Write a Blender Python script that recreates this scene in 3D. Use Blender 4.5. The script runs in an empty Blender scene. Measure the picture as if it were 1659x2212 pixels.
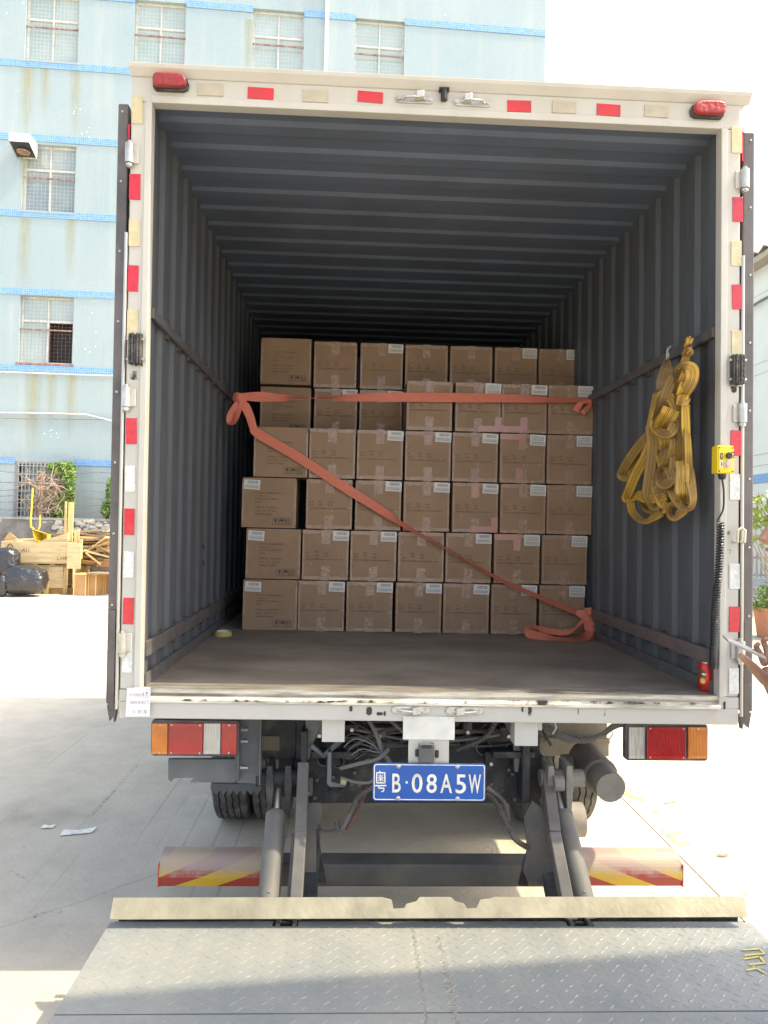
import bpy, bmesh, math, random
from mathutils import Vector, Matrix, noise as mnoise
random.seed(7)
SC = bpy.context.scene
COL = SC.collection
# ------------------------------------------------------------------ camera
FPX, CXP, CYP = 1600.0, 829.5, 1106.0
CAM = Vector((-0.322, -2.845, 1.7144))
YAW, PIT, ROL = -0.0427, 0.0203, 0.0225
def basis():
    f = Vector((-math.sin(YAW)*math.cos(PIT), math.cos(YAW)*math.cos(PIT), math.sin(PIT)))
    r = Vector((math.cos(YAW), math.sin(YAW), 0)); u = r.cross(f)
    return r*math.cos(ROL)+u*math.sin(ROL), u*math.cos(ROL)-r*math.sin(ROL), f
RV, UV_, FV = basis()
cam = bpy.data.cameras.new('camera'); co = bpy.data.objects.new('camera', cam); COL.objects.link(co)
cam.sensor_fit = 'HORIZONTAL'; cam.sensor_width = 36; cam.lens = 36*FPX/1659.0
cam.clip_start = .05; cam.clip_end = 2000
m = Matrix((RV, UV_, -FV)).transposed().to_4x4(); m.translation = CAM; co.matrix_world = m
SC.camera = co
# ------------------------------------------------------------------ world, sun, exposure
SUN_EL, SUN_PHI = 54.0, 5.0
w = bpy.data.worlds.new("World"); SC.world = w; w.use_nodes = True
nt = w.node_tree; nt.nodes.clear()
sky = nt.nodes.new('ShaderNodeTexSky'); sky.sky_type = 'NISHITA'; sky.sun_disc = False
sky.sun_elevation = math.radians(SUN_EL); sky.sun_rotation = math.radians(90+SUN_PHI)
sky.air_density = 1.0; sky.dust_density = 4.0; sky.ozone_density = 1.0
bg = nt.nodes.new('ShaderNodeBackground'); bg.inputs[1].default_value = 0.15
wo = nt.nodes.new('ShaderNodeOutputWorld')
hs = nt.nodes.new('ShaderNodeHueSaturation'); hs.inputs['Saturation'].default_value = .85; hs.inputs['Value'].default_value = 1.12
nt.links.new(sky.outputs[0], hs.inputs['Color']); nt.links.new(hs.outputs[0], bg.inputs[0]); nt.links.new(bg.outputs[0], wo.inputs[0])
sd = bpy.data.lights.new('sun', 'SUN'); sd.energy = 2.05; sd.angle = math.radians(.6); sd.color = (1, .87, .60)
so = bpy.data.objects.new('sun', sd); COL.objects.link(so)
e, ph = math.radians(SUN_EL), math.radians(SUN_PHI)
SDIR = Vector((math.cos(ph)*math.cos(e), -math.sin(ph)*math.cos(e), math.sin(e)))
so.rotation_euler = SDIR.to_track_quat('Z', 'Y').to_euler(); so.location = SDIR*30
vs = SC.view_settings; vs.view_transform = 'Standard'; vs.look = 'None'; vs.exposure = 1.80; vs.gamma = 1; vs.use_curve_mapping = False
SC.cycles.max_bounces = 14; SC.cycles.diffuse_bounces = 9
SC.render.resolution_x = 768; SC.render.resolution_y = 1024
# ------------------------------------------------------------------ pixel helpers (1659-wide picture units -> a real point)
SH = -0.009
def ray(px, py): return FV + RV*((px-CXP)/FPX) - UV_*((py-CYP)/FPX)
def Wp(px, py, Y): d = ray(px, py); return CAM + d*((Y-CAM.y)/d.y)
def WX(px, py, X): d = ray(px, py); return CAM + d*((X-CAM.x)/d.x)
def WZ(px, py, Z): d = ray(px, py); return CAM + d*((Z-CAM.z)/d.z)
def uns(p): return Vector((p.x - SH*(p.z-2.1), p.y, p.z))
def A(px, py, Y): return uns(Wp(px, py, Y))       # in the un-racked frame of the truck body
def AX(px, py, X): return uns(WX(px, py, X))
def sheared(v): return (v[0] + SH*(v[2]-2.1), v[1], v[2])
XF = None
# ------------------------------------------------------------------ materials
MATS = {}
def M(name, col, rough=.6, metal=0., col2=None, ns=4., namt=(.4, .65), stretch=(1, 1, 1), bump=0., bs=60., spec=.5, rnd=False, coat=0., trans=0., uv=False, detail=5):
    if name in MATS: return MATS[name]
    mt = bpy.data.materials.new(name); mt.use_nodes = True; N = mt.node_tree; L = N.links
    b = N.nodes['Principled BSDF']
    b.inputs['Base Color'].default_value = (*col, 1); b.inputs['Roughness'].default_value = rough
    b.inputs['Metallic'].default_value = metal; b.inputs['Specular IOR Level'].default_value = spec
    if coat: b.inputs['Coat Weight'].default_value = coat
    if trans: b.inputs['Transmission Weight'].default_value = trans
    tc = N.nodes.new('ShaderNodeTexCoord'); mp = N.nodes.new('ShaderNodeMapping'); mp.inputs['Scale'].default_value = stretch
    L.new(tc.outputs['UV' if uv else 'Object'], mp.inputs[0])
    if rnd:
        oi = N.nodes.new('ShaderNodeObjectInfo'); ml = N.nodes.new('ShaderNodeMath'); ml.operation = 'MULTIPLY'; ml.inputs[1].default_value = 37
        L.new(oi.outputs['Random'], ml.inputs[0]); cb = N.nodes.new('ShaderNodeCombineXYZ')
        for i in range(3): L.new(ml.outputs[0], cb.inputs[i])
        L.new(cb.outputs[0], mp.inputs['Location'])
    mt['_'] = 0
    if col2:
        nz = N.nodes.new('ShaderNodeTexNoise'); nz.inputs['Scale'].default_value = ns; nz.inputs['Detail'].default_value = detail; nz.inputs['Roughness'].default_value = .6
        rp = N.nodes.new('ShaderNodeValToRGB'); rp.color_ramp.elements[0].position = namt[0]; rp.color_ramp.elements[1].position = namt[1]
        rp.color_ramp.elements[0].color = (*col, 1); rp.color_ramp.elements[1].color = (*col2, 1)
        L.new(mp.outputs[0], nz.inputs[0]); L.new(nz.outputs[0], rp.inputs[0]); L.new(rp.outputs[0], b.inputs['Base Color'])
    if bump:
        n2 = N.nodes.new('ShaderNodeTexNoise'); n2.inputs['Scale'].default_value = bs; n2.inputs['Detail'].default_value = 4
        bp = N.nodes.new('ShaderNodeBump'); bp.inputs['Strength'].default_value = bump; bp.inputs['Distance'].default_value = .02
        L.new(mp.outputs[0], n2.inputs[0]); L.new(n2.outputs[0], bp.inputs['Height']); L.new(bp.outputs[0], b.inputs['Normal'])
    MATS[name] = mt; return mt
def nodes_of(mt): return mt.node_tree, mt.node_tree.nodes, mt.node_tree.links, mt.node_tree.nodes['Principled BSDF']
# ------------------------------------------------------------------ mesh builder
class MB:
    def __init__(s): s.v = []; s.f = []; s.uv = {}
    def add(s, vs_, fs):
        o = len(s.v); s.v += [tuple(x) for x in vs_]; s.f += [tuple(i+o for i in f) for f in fs]; return s
    def box(s, x0, x1, y0, y1, z0, z1):
        x0, x1 = sorted((x0, x1)); y0, y1 = sorted((y0, y1)); z0, z1 = sorted((z0, z1))
        return s.add([(x, y, z) for z in (z0, z1) for y in (y0, y1) for x in (x0, x1)],
                     [(0, 2, 3, 1), (4, 5, 7, 6), (0, 1, 5, 4), (2, 6, 7, 3), (0, 4, 6, 2), (1, 3, 7, 5)])
    def obox(s, c, ax, ay, az):      # centre and three half-axis vectors
        c = Vector(c); ax = Vector(ax); ay = Vector(ay); az = Vector(az)
        return s.add([c+ax*i+ay*j+az*k for k in (-1, 1) for j in (-1, 1) for i in (-1, 1)],
                     [(0, 2, 3, 1), (4, 5, 7, 6), (0, 1, 5, 4), (2, 6, 7, 3), (0, 4, 6, 2), (1, 3, 7, 5)])
    def bar(s, p0, p1, w_, h_, up=(0, 0, 1)):
        p0 = Vector(p0); p1 = Vector(p1); d = (p1-p0); a = d.normalized().cross(Vector(up)).normalized(); u = a.cross(d.normalized())
        return s.obox((p0+p1)/2, a*w_/2, d/2, u*h_/2)
    def tube(s, pts, r, n=8, cap=True, closed=False):
        pts = [Vector(p) for p in pts]; k = len(pts); rr = r if isinstance(r, (list, tuple)) else [r]*k
        o = len(s.v); up = None
        for i, p in enumerate(pts):
            t = (pts[min(i+1, k-1)] - pts[max(i-1, 0)])
            if t.length < 1e-9: t = Vector((0, 0, 1))
            t.normalize()
            if up is None:
                up = t.cross(Vector((0, 0, 1)))
                if up.length < .1: up = t.cross(Vector((1, 0, 0)))
            up = (up - t*up.dot(t)); 
            if up.length < 1e-6: up = t.orthogonal()
            up.normalize(); b = t.cross(up)
            for j in range(n):
                a = 2*math.pi*j/n; s.v.append(tuple(p + (up*math.cos(a)+b*math.sin(a))*rr[i]))
        for i in range(k-1):
            for j in range(n):
                a = o+i*n+j; c = o+i*n+(j+1) % n; s.f.append((a, c, c+n, a+n))
        if cap:
            s.f.append(tuple(o+j for j in range(n))[::-1]); s.f.append(tuple(o+(k-1)*n+j for j in range(n)))
        return s
    def cyl(s, p0, p1, r0, r1=None, n=16): return s.tube([p0, p1], [r0, r0 if r1 is None else r1], n)
    def lathe(s, c, prof, axis='Z', n=20):
        o = len(s.v); c = Vector(c)
        for (r, h) in prof:
            for j in range(n):
                a = 2*math.pi*j/n; x, y = r*math.cos(a), r*math.sin(a)
                d = {'Z': (x, y, h), 'Y': (x, h, y), 'X': (h, x, y)}[axis]; s.v.append(tuple(c+Vector(d)))
        for i in range(len(prof)-1):
            for j in range(n):
                a = o+i*n+j; b = o+i*n+(j+1) % n; s.f.append((a, b, b+n, a+n))
        s.f.append(tuple(o+j for j in range(n))[::-1]); s.f.append(tuple(o+(len(prof)-1)*n+j for j in range(n)))
        return s
    def prism(s, poly, y0, y1):      # poly in (x,z) extruded along y
        k = len(poly)
        s.add([(x, y0, z) for x, z in poly]+[(x, y1, z) for x, z in poly],
              [tuple(range(k)), tuple(range(2*k-1, k-1, -1))]+[(i, i+k, (i+1) % k+k, (i+1) % k) for i in range(k)])
        return s
    def prismX(s, poly, x0, x1):     # poly in (y,z) extruded along x
        k = len(poly)
        s.add([(x0, y, z) for y, z in poly]+[(x1, y, z) for y, z in poly],
              [tuple(range(k)), tuple(range(2*k-1, k-1, -1))]+[(i, i+k, (i+1) % k+k, (i+1) % k) for i in range(k)])
        return s
    def ribbon(s, pts, wid, wdir, th=.003):      # with UV: u across, v along
        pts = [Vector(p) for p in pts]; k = len(pts); L = 0
        o = len(s.v); rows = []
        for i, p in enumerate(pts):
            t = (pts[min(i+1, k-1)]-pts[max(i-1, 0)]).normalized()
            wv = wdir[i] if isinstance(wdir, list) else wdir
            wv = Vector(wv); wv = (wv - t*wv.dot(t)).normalized(); n = t.cross(wv)
            ww = wid[i] if isinstance(wid, list) else wid
            if i: L += (p-pts[i-1]).length
            rows.append(L)
            for a, b in ((-.5, 1), (0, 1.0), (.5, 1), (.5, -1), (0, -1.0), (-.5, -1)):
                s.v.append(tuple(p+wv*ww*a+n*th*.5*b))
        us = [0, .5, 1, 1, .5, 0]
        for i in range(k-1):
            for j in range(6):
                j2 = (j+1) % 6; q = (o+i*6+j, o+i*6+j2, o+(i+1)*6+j2, o+(i+1)*6+j)
                s.uv[len(s.f)] = [(us[j], rows[i]), (us[j2], rows[i]), (us[j2], rows[i+1]), (us[j], rows[i+1])]
                s.f.append(q)
        for i in (0, k-1): s.f.append(tuple(o+i*6+j for j in range(6)))
        return s
    def mesh(s, name, mat=None, smooth=False):
        me = bpy.data.meshes.new(name)
        vv = [XF(v) for v in s.v] if XF else s.v
        me.from_pydata(vv, [], s.f)
        if s.uv:
            ul = me.uv_layers.new(name='UVMap')
            for p in me.polygons:
                u = s.uv.get(p.index)
                if u:
                    for li, q in zip(p.loop_indices, u): ul.data[li].uv = q
        bm = bmesh.new(); bm.from_mesh(me); bmesh.ops.recalc_face_normals(bm, faces=bm.faces); bm.to_mesh(me); bm.free()
        if smooth:
            for p in me.polygons: p.use_smooth = True
        if mat: me.materials.append(mat)
        me.update(); return me
    def build(s, name, mat, parent=None, bevel=0, smooth=False, kind=None, label=None, mod=None):
        o = bpy.data.objects.new(name, s.mesh(name, mat, smooth)); COL.objects.link(o)
        if parent: attach(o, parent)
        if bevel:
            b = o.modifiers.new('bevel', 'BEVEL'); b.width = bevel; b.segments = 2; b.limit_method = 'ANGLE'; b.angle_limit = math.radians(40)
        if smooth:
            e_ = o.modifiers.new('edges', 'EDGE_SPLIT'); e_.split_angle = math.radians(40)
        if kind: o['kind'] = kind
        if label: o['label'] = label
        return o
PINV = {}
def attach(o, p):
    o.parent = p
    q = p; T = Matrix.Identity(4); chain = []
    while q: chain.append(q); q = q.parent
    for q in reversed(chain): T = T @ (q.matrix_parent_inverse @ q.matrix_basis)
    o.matrix_parent_inverse = T.inverted()
def tag(o, label, cat, group=None):
    o['label'] = label; o['category'] = cat
    if group: o['group'] = group
    return o
def thing(name, label, cat, loc=(0, 0, 0), group=None):
    o = bpy.data.objects.new(name, None); o.empty_display_size = .1; o.location = loc; COL.objects.link(o)
    return tag(o, label, cat, group)
def struct(o): o['kind'] = 'structure'; return o
def child(name, mesh, parent, loc=(0, 0, 0), rot=(0, 0, 0), label=None):  # local placement
    o = bpy.data.objects.new(name, mesh); COL.objects.link(o); o.parent = parent; o.location = loc; o.rotation_euler = rot
    if label: o['label'] = label
    return o
TC = {}
def text_mesh(body, size, mat, align='LEFT', sx=1.0, bold=0.0, ext=0.0, res=1):
    k = (body, size, mat.name, align, sx, bold, ext)
    if k in TC: return TC[k]
    c = bpy.data.curves.new('text', 'FONT'); c.body = body; c.size = size; c.align_x = align; c.resolution_u = res; c.offset = bold; c.extrude = ext
    o = bpy.data.objects.new('text', c); COL.objects.link(o)
    dg = bpy.context.evaluated_depsgraph_get(); dg.update()
    me = bpy.data.meshes.new_from_object(o.evaluated_get(dg))
    bpy.data.objects.remove(o); bpy.data.curves.remove(c)
    me.transform(Matrix.Diagonal((sx, 1, 1, 1))); me.transform(Matrix.Rotation(math.pi/2, 4, 'X'))
    me.materials.clear(); me.materials.append(mat); TC[k] = me; return me
def put(name, me, parent, loc, rot=(0, 0, 0), label=None, kind=None):   # world placement under parent
    o = bpy.data.objects.new(name, me); COL.objects.link(o); o.location = loc; o.rotation_euler = rot; attach(o, parent)
    if label: o['label'] = label
    if kind: o['kind'] = kind
    return o
def cbox(name, px, py, wpx, hpx, Y, dep, mat, parent, bevel=.002, label=None, tilt=0):   # box seen at a picture spot, front face on plane Y, real size
    c = A(px, py, Y); D = (c-CAM).dot(FV)/FPX; hw, hh = wpx*D/2, hpx*D/2
    ct, st = math.cos(tilt), math.sin(tilt)
    mb = MB(); mb.obox((c.x, Y+dep/2, c.z), (hw*ct, 0, -hw*st), (0, dep/2, 0), (hh*st, 0, hh*ct))
    return mb.build(name, mat, parent, bevel=bevel, label=label)
# ------------------------------------------------------------------ materials used
white_paint = M('white_paint', (.50, .485, .44), .38, col2=(.40, .375, .315), ns=3, namt=(.5, .85), bump=.05, bs=25, stretch=(1, 1, .5))
dirty_white = M('dirty_white', (.66, .62, .53), .5, col2=(.22, .19, .14), ns=9, namt=(.45, .75), stretch=(.5, 3, 3), bump=.2)
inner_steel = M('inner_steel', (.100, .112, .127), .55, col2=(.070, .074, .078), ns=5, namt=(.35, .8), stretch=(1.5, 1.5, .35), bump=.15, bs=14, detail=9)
rail_steel = M('rail_steel', (.12, .125, .13), .6, col2=(.09, .07, .06), ns=14, namt=(.35, .7), bump=.3)
rust_rail = M('rust_rail', (.18, .13, .115), .65, col2=(.12, .10, .10), ns=10, namt=(.35, .7), bump=.3)
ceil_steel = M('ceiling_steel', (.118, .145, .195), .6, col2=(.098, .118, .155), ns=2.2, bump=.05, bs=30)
floor_steel = M('floor_steel', (.26, .225, .18), .62, col2=(.12, .10, .078), ns=3.2, namt=(.3, .72), stretch=(.8, 1.3, 1), bump=.15, bs=80, detail=9)
black_rubber = M('black_rubber', (.03, .03, .03), .6, col2=(.09, .085, .08), ns=20, bump=.5, bs=90)
door_edge = M('door_edge', (.13, .115, .11), .4, col2=(.08, .07, .07), ns=6)
chassis = M('chassis', (.022, .023, .025), .65, col2=(.17, .145, .115), ns=7, namt=(.52, .9), bump=.3)
dust_metal = M('dust_metal', (.16, .145, .125), .75, col2=(.26, .24, .205), ns=6, namt=(.35, .7), bump=.15)
dust_pale = M('dust_pale', (.30, .27, .21), .8, col2=(.40, .37, .29), ns=5, bump=.1)
grey_panel = M('grey_panel', (.10, .11, .115), .5, col2=(.17, .165, .155), ns=5, namt=(.45, .8), bump=.05)
zinc = M('zinc', (.55, .55, .52), .4, .7, col2=(.4, .39, .36), ns=20)
bolt_steel = M('bolt_steel', (.5, .48, .44), .4, .8)
red_reflect = M('red_reflector', (.62, .012, .03), .25, col2=(.42, .01, .02), ns=60, bump=.15, bs=300, coat=.4)
red_faded = M('red_reflector_faded', (.60, .03, .05), .4, col2=(.45, .05, .05), ns=20, bump=.15, bs=300)
white_reflect = M('white_reflector', (.66, .67, .66), .3, col2=(.52, .53, .52), ns=70, bump=.2, bs=300, coat=.3)
cream_reflect = M('cream_reflector', (.50, .44, .27), .35, col2=(.60, .52, .33), ns=30, bump=.15, bs=300)
red_lens = M('red_lens', (.42, .008, .015), .18, col2=(.30, .006, .01), ns=14, bump=.1, bs=150, coat=.6)
red_marker = M('red_marker', (.36, .02, .025), .45, col2=(.22, .03, .03), ns=14, bump=.3, bs=60)
amber_lens = M('amber_lens', (.62, .20, .02), .2, col2=(.5, .15, .02), ns=14, bump=.1, bs=150, coat=.5)
clear_lens = M('clear_lens', (.50, .48, .43), .15, col2=(.36, .34, .30), ns=18, stretch=(6, 1, .6), coat=.6)
card = M('cardboard', (.305, .195, .115), .75, col2=(.25, .158, .092), ns=5, namt=(.3, .7), bump=.06, bs=40, rnd=True)
tape_m = M('clear_tape', (.345, .225, .15), .3, col2=(.295, .188, .122), ns=30, namt=(.35, .6), bump=.5, bs=35, rnd=True, coat=.15)
pink_tape = M('pink_tape', (.44, .20, .16), .3, col2=(.37, .20, .15), ns=20, rnd=True, coat=.3)
glint_m = M('tape_glint', (.55, .47, .40), .3)  # pale flecks: glints on creased tape, painted as colour
sticker_m = M('sticker_paper', (.60, .59, .56), .5)
ink = M('print_ink', (.05, .04, .035), .7)
ink_grey = M('print_ink_grey', (.17, .12, .09), .7)
strap_m = M('orange_webbing', (.66, .19, .105), .7, uv=True, col2=(.54, .15, .10), ns=14)
yellow_web = M('yellow_webbing', (.42, .26, .04), .8, uv=True)
blue_plate = M('plate_blue', (.012, .085, .36), .3, col2=(.02, .10, .40), ns=8, coat=.3)
plate_white = M('plate_white', (.82, .80, .72), .4, col2=(.62, .60, .52), ns=25)
yellow_paint = M('yellow_paint', (.80, .58, .02), .35)
black_plastic = M('black_plastic', (.02, .02, .02), .35)
def stripes_on(mt, lines, colr, wdt, puls=0):
    N_, N, L, b = nodes_of(mt)
    tc = N.new('ShaderNodeTexCoord'); sp = N.new('ShaderNodeSeparateXYZ'); L.new(tc.outputs['UV'], sp.inputs[0])
    acc = None
    for u in lines:
        s_ = N.new('ShaderNodeMath'); s_.operation = 'SUBTRACT'; s_.inputs[1].default_value = u; L.new(sp.outputs[0], s_.inputs[0])
        a_ = N.new('ShaderNodeMath'); a_.operation = 'ABSOLUTE'; L.new(s_.outputs[0], a_.inputs[0])
        l_ = N.new('ShaderNodeMath'); l_.operation = 'LESS_THAN'; l_.inputs[1].default_value = wdt; L.new(a_.outputs[0], l_.inputs[0])
        if acc is None: acc = l_
        else:
            x_ = N.new('ShaderNodeMath'); x_.operation = 'MAXIMUM'; L.new(acc.outputs[0], x_.inputs[0]); L.new(l_.outputs[0], x_.inputs[1]); acc = x_
    fac = acc
    if puls:
        m_ = N.new('ShaderNodeMath'); m_.operation = 'MULTIPLY'; m_.inputs[1].default_value = puls; L.new(sp.outputs[1], m_.inputs[0])
        f_ = N.new('ShaderNodeMath'); f_.operation = 'FRACT'; L.new(m_.outputs[0], f_.inputs[0])
        g_ = N.new('ShaderNodeMath'); g_.operation = 'GREATER_THAN'; g_.inputs[1].default_value = .4; L.new(f_.outputs[0], g_.inputs[0])
        h_ = N.new('ShaderNodeMath'); h_.operation = 'MULTIPLY'; L.new(g_.outputs[0], h_.inputs[0]); L.new(acc.outputs[0], h_.inputs[1]); fac = h_
    mx = N.new('ShaderNodeMix'); mx.data_type = 'RGBA'; mx.inputs[7].default_value = (*colr, 1)
    src = b.inputs['Base Color'].links[0].from_socket if b.inputs['Base Color'].links else None
    if src: L.new(src, mx.inputs[6])
    else: mx.inputs[6].default_value = b.inputs['Base Color'].default_value
    L.new(fac.outputs[0], mx.inputs[0]); L.new(mx.outputs[2], b.inputs['Base Color'])
stripes_on(strap_m, (.14, .32, .5, .68, .86), (.58, .15, .10), .022, 60)
N_, N, L, b = nodes_of(yellow_web)
_nz = N.new('ShaderNodeTexNoise'); _nz.inputs['Scale'].default_value = 9; _tc = N.new('ShaderNodeTexCoord'); L.new(_tc.outputs['Object'], _nz.inputs[0])
_rp = N.new('ShaderNodeValToRGB'); _rp.color_ramp.elements[0].position = .35; _rp.color_ramp.elements[1].position = .7
_rp.color_ramp.elements[0].color = (.56, .34, .045, 1); _rp.color_ramp.elements[1].color = (.32, .20, .07, 1)
_oi = N.new('ShaderNodeObjectInfo'); _ma = N.new('ShaderNodeMath'); _ma.operation = 'MULTIPLY_ADD'; _ma.inputs[1].default_value = .45; L.new(_oi.outputs['Random'], _ma.inputs[0]); _mb = N.new('ShaderNodeMath'); _mb.operation = 'SUBTRACT'; _mb.inputs[1].default_value = .20; L.new(_nz.outputs[0], _mb.inputs[0]); L.new(_mb.outputs[0], _ma.inputs[2]); L.new(_ma.outputs[0], _rp.inputs[0]); L.new(_rp.outputs[0], b.inputs['Base Color'])
stripes_on(yellow_web, (.33, .43, .60, .70), (.13, .07, .02), .018)
stripes_on(yellow_web, (.02, .98), (.20, .12, .03), .035)
# ------------------------------------------------------------------ ground
gm = M('concrete_ground', (.57, .505, .385), .85, col2=(.47, .43, .345), ns=.55, namt=(.3, .75), bump=.25, bs=45, detail=8)
N_, N, L, b = nodes_of(gm)
src = b.inputs['Base Color'].links[0].from_socket
tc = N.new('ShaderNodeTexCoord'); mp = N.new('ShaderNodeMapping'); mp.inputs['Scale'].default_value = (1, .012, 1); mp.inputs['Rotation'].default_value = (0, 0, math.radians(2))
L.new(tc.outputs['Object'], mp.inputs[0])
n1 = N.new('ShaderNodeTexNoise'); n1.inputs['Scale'].default_value = 24; n1.inputs['Detail'].default_value = 2; L.new(mp.outputs[0], n1.inputs[0])
r1 = N.new('ShaderNodeValToRGB'); r1.color_ramp.elements[0].position = .30; r1.color_ramp.elements[1].position = .36
r1.color_ramp.elements[0].color = (.45, .45, .45, 1); r1.color_ramp.elements[1].color = (1, 1, 1, 1); L.new(n1.outputs[0], r1.inputs[0])
n2 = N.new('ShaderNodeTexNoise'); n2.inputs['Scale'].default_value = 3.5; n2.inputs['Detail'].default_value = 8; n2.inputs['Roughness'].default_value = .7; L.new(tc.outputs['Object'], n2.inputs[0])
r2 = N.new('ShaderNodeValToRGB'); r2.color_ramp.elements[0].position = .3; r2.color_ramp.elements[1].position = .6
r2.color_ramp.elements[0].color = (.80, .80, .80, 1); r2.color_ramp.elements[1].color = (1, 1, 1, 1); L.new(n2.outputs[0], r2.inputs[0])
for r_ in (r1, r2):
    mx = N.new('ShaderNodeMix'); mx.data_type = 'RGBA'; mx.blend_type = 'MULTIPLY'; mx.inputs[0].default_value = .35 if r_ is r1 else 1
    L.new(src, mx.inputs[6]); L.new(r_.outputs[0], mx.inputs[7]); src = mx.outputs[2]
dn = N.new('ShaderNodeTexNoise'); dn.inputs['Scale'].default_value = 1.5; dn.inputs['Detail'].default_value = 6; L.new(tc.outputs['Object'], dn.inputs[0])
mv = N.new('ShaderNodeMix'); mv.data_type = 'VECTOR'; mv.inputs[0].default_value = .18; L.new(tc.outputs['Object'], mv.inputs[4]); L.new(dn.outputs['Color'], mv.inputs[5])
vc = N.new('ShaderNodeTexVoronoi'); vc.feature = 'DISTANCE_TO_EDGE'; vc.inputs['Scale'].default_value = .42; L.new(mv.outputs[1], vc.inputs[0])
cr_ = N.new('ShaderNodeValToRGB'); cr_.color_ramp.elements[0].position = .0008; cr_.color_ramp.elements[1].position = .0026; cr_.color_ramp.elements[0].color = (.84, .83, .81, 1); cr_.color_ramp.elements[1].color = (1, 1, 1, 1); L.new(vc.outputs[0], cr_.inputs[0])
on = N.new('ShaderNodeTexNoise'); on.inputs['Scale'].default_value = 1.1; on.inputs['Detail'].default_value = 3; L.new(tc.outputs['Object'], on.inputs[0])
orp = N.new('ShaderNodeValToRGB'); orp.color_ramp.elements[0].position = .62; orp.color_ramp.elements[1].position = .74; orp.color_ramp.elements[0].color = (1, 1, 1, 1); orp.color_ramp.elements[1].color = (.72, .70, .68, 1); L.new(on.outputs[0], orp.inputs[0])
for r_ in (cr_, orp):
    mx = N.new('ShaderNodeMix'); mx.data_type = 'RGBA'; mx.blend_type = 'MULTIPLY'; mx.inputs[0].default_value = 1; L.new(src, mx.inputs[6]); L.new(r_.outputs[0], mx.inputs[7]); src = mx.outputs[2]
L.new(src, b.inputs['Base Color'])
g = MB(); g.add([(-400, -400, 0), (400, -400, 0), (400, 600, 0), (-400, 600, 0)], [(0, 1, 2, 3)])
struct(g.build('ground', gm))
jm = M('joint_dark', (.24, .21, .18), .9)
for i, (x, y0, y1) in enumerate(((1.46, -6, 15), (8.2, -6, 40))):
    j = MB(); j.box(x-.0016, x+.0016, y0, y1, .0005, .004); struct(j.build('slab_joint', jm))
for y in (12.6,):
    j = MB(); j.box(-14, 16, y-.007, y+.007, .0005, .0045); struct(j.build('slab_joint', jm))
# unseen canopy, added to throw the shade over the lift platform's near half
shade_canopy_m = M('shade_canopy_plaster', (.62, .60, .55), .8, col2=(.5, .48, .44), ns=1.5)
cz = 5.2
t_ = (cz-.30)/SDIR.z
off = SDIR*t_
pL = Vector((-1.17, -.60, 0)) + Vector((off.x, off.y, 0)); pR = Vector((1.09, -.34, 0)) + Vector((off.x, off.y, 0))
dd = (pR-pL).normalized(); nn = Vector((dd.y, -dd.x, 0))
a0 = pL-dd*9; a1 = pR+dd*8; depth = 2.0  # kept shallow so sky light still reaches the truck interior
cp = MB(); cp.add([(*(p.xy), z) for z in (cz, cz+.18) for p in (a0, a1, a1+nn*depth, a0+nn*depth)],
                  [(0, 3, 2, 1), (4, 5, 6, 7), (0, 1, 5, 4), (1, 2, 6, 5), (2, 3, 7, 6), (3, 0, 4, 7)])
struct(cp.build('unseen_shade_canopy', shade_canopy_m))
for sx in (-6.5, -1.5, 3.5, 8.5):   # posts of the added canopy, out of view behind the camera
    pp = pL+dd*(sx-off.x*.0)+nn*(depth-.3); k_ = MB(); k_.box(pp.x-.08, pp.x+.08, pp.y-.08, pp.y+.08, 0, cz-.002); struct(k_.build('unseen_canopy_post', shade_canopy_m))

# ------------------------------------------------------------------ blue factory building
ANG = math.radians(2.6); FD = Vector((math.cos(ANG), math.sin(ANG), 0)); FN = Vector((math.sin(ANG), -math.cos(ANG), 0)); FP0 = Vector((-10, 17.0, 0))
def FU(px, py):
    d = ray(px, py); t = (FP0-CAM).dot(FN)/d.dot(FN); p = CAM+d*t; return (p-FP0).dot(FD), p.z
def F3(u, z, o=0): p = FP0+FD*u+FN*o; return Vector((p.x, p.y, z))
def fbox(mb, u0, u1, z0, z1, o0, o1):
    c = F3((u0+u1)/2, (z0+z1)/2, (o0+o1)/2); return mb.obox(c, FD*(u1-u0)/2, FN*(o1-o0)/2, Vector((0, 0, (z1-z0)/2)))
tile = M('pale_blue_tile', (.36, .43, .425), .45, col2=(.32, .395, .40), ns=.5, namt=(.3, .7), bump=.1, bs=8)
N_, N, L, b = nodes_of(tile); src = b.inputs['Base Color'].links[0].from_socket
tc = N.new('ShaderNodeTexCoord')
# tile joints and chips
br = N.new('ShaderNodeTexBrick'); br.offset = 0; br.inputs['Scale'].default_value = 1; br.inputs['Brick Width'].default_value = .05; br.inputs['Row Height'].default_value = .05; br.inputs['Mortar Size'].default_value = .004
br.inputs['Color1'].default_value = (1, 1, 1, 1); br.inputs['Color2'].default_value = (.9, .93, .96, 1); br.inputs['Mortar'].default_value = (.72, .75, .78, 1)
mp = N.new('ShaderNodeMapping'); mp.inputs['Rotation'].default_value = (math.radians(90), 0, 0); L.new(tc.outputs['Object'], mp.inputs[0]); L.new(mp.outputs[0], br.inputs[0])
mx = N.new('ShaderNodeMix'); mx.data_type = 'RGBA'; mx.blend_type = 'MULTIPLY'; mx.inputs[0].default_value = .8; L.new(src, mx.inputs[6]); L.new(br.outputs[0], mx.inputs[7]); src = mx.outputs[2]
vo = N.new('ShaderNodeTexVoronoi'); vo.inputs['Scale'].default_value = 9; L.new(tc.outputs['Object'], vo.inputs[0])
nz = N.new('ShaderNodeTexNoise'); nz.inputs['Scale'].default_value = 1.2; nz.inputs['Detail'].default_value = 2; L.new(tc.outputs['Object'], nz.inputs[0])
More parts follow.
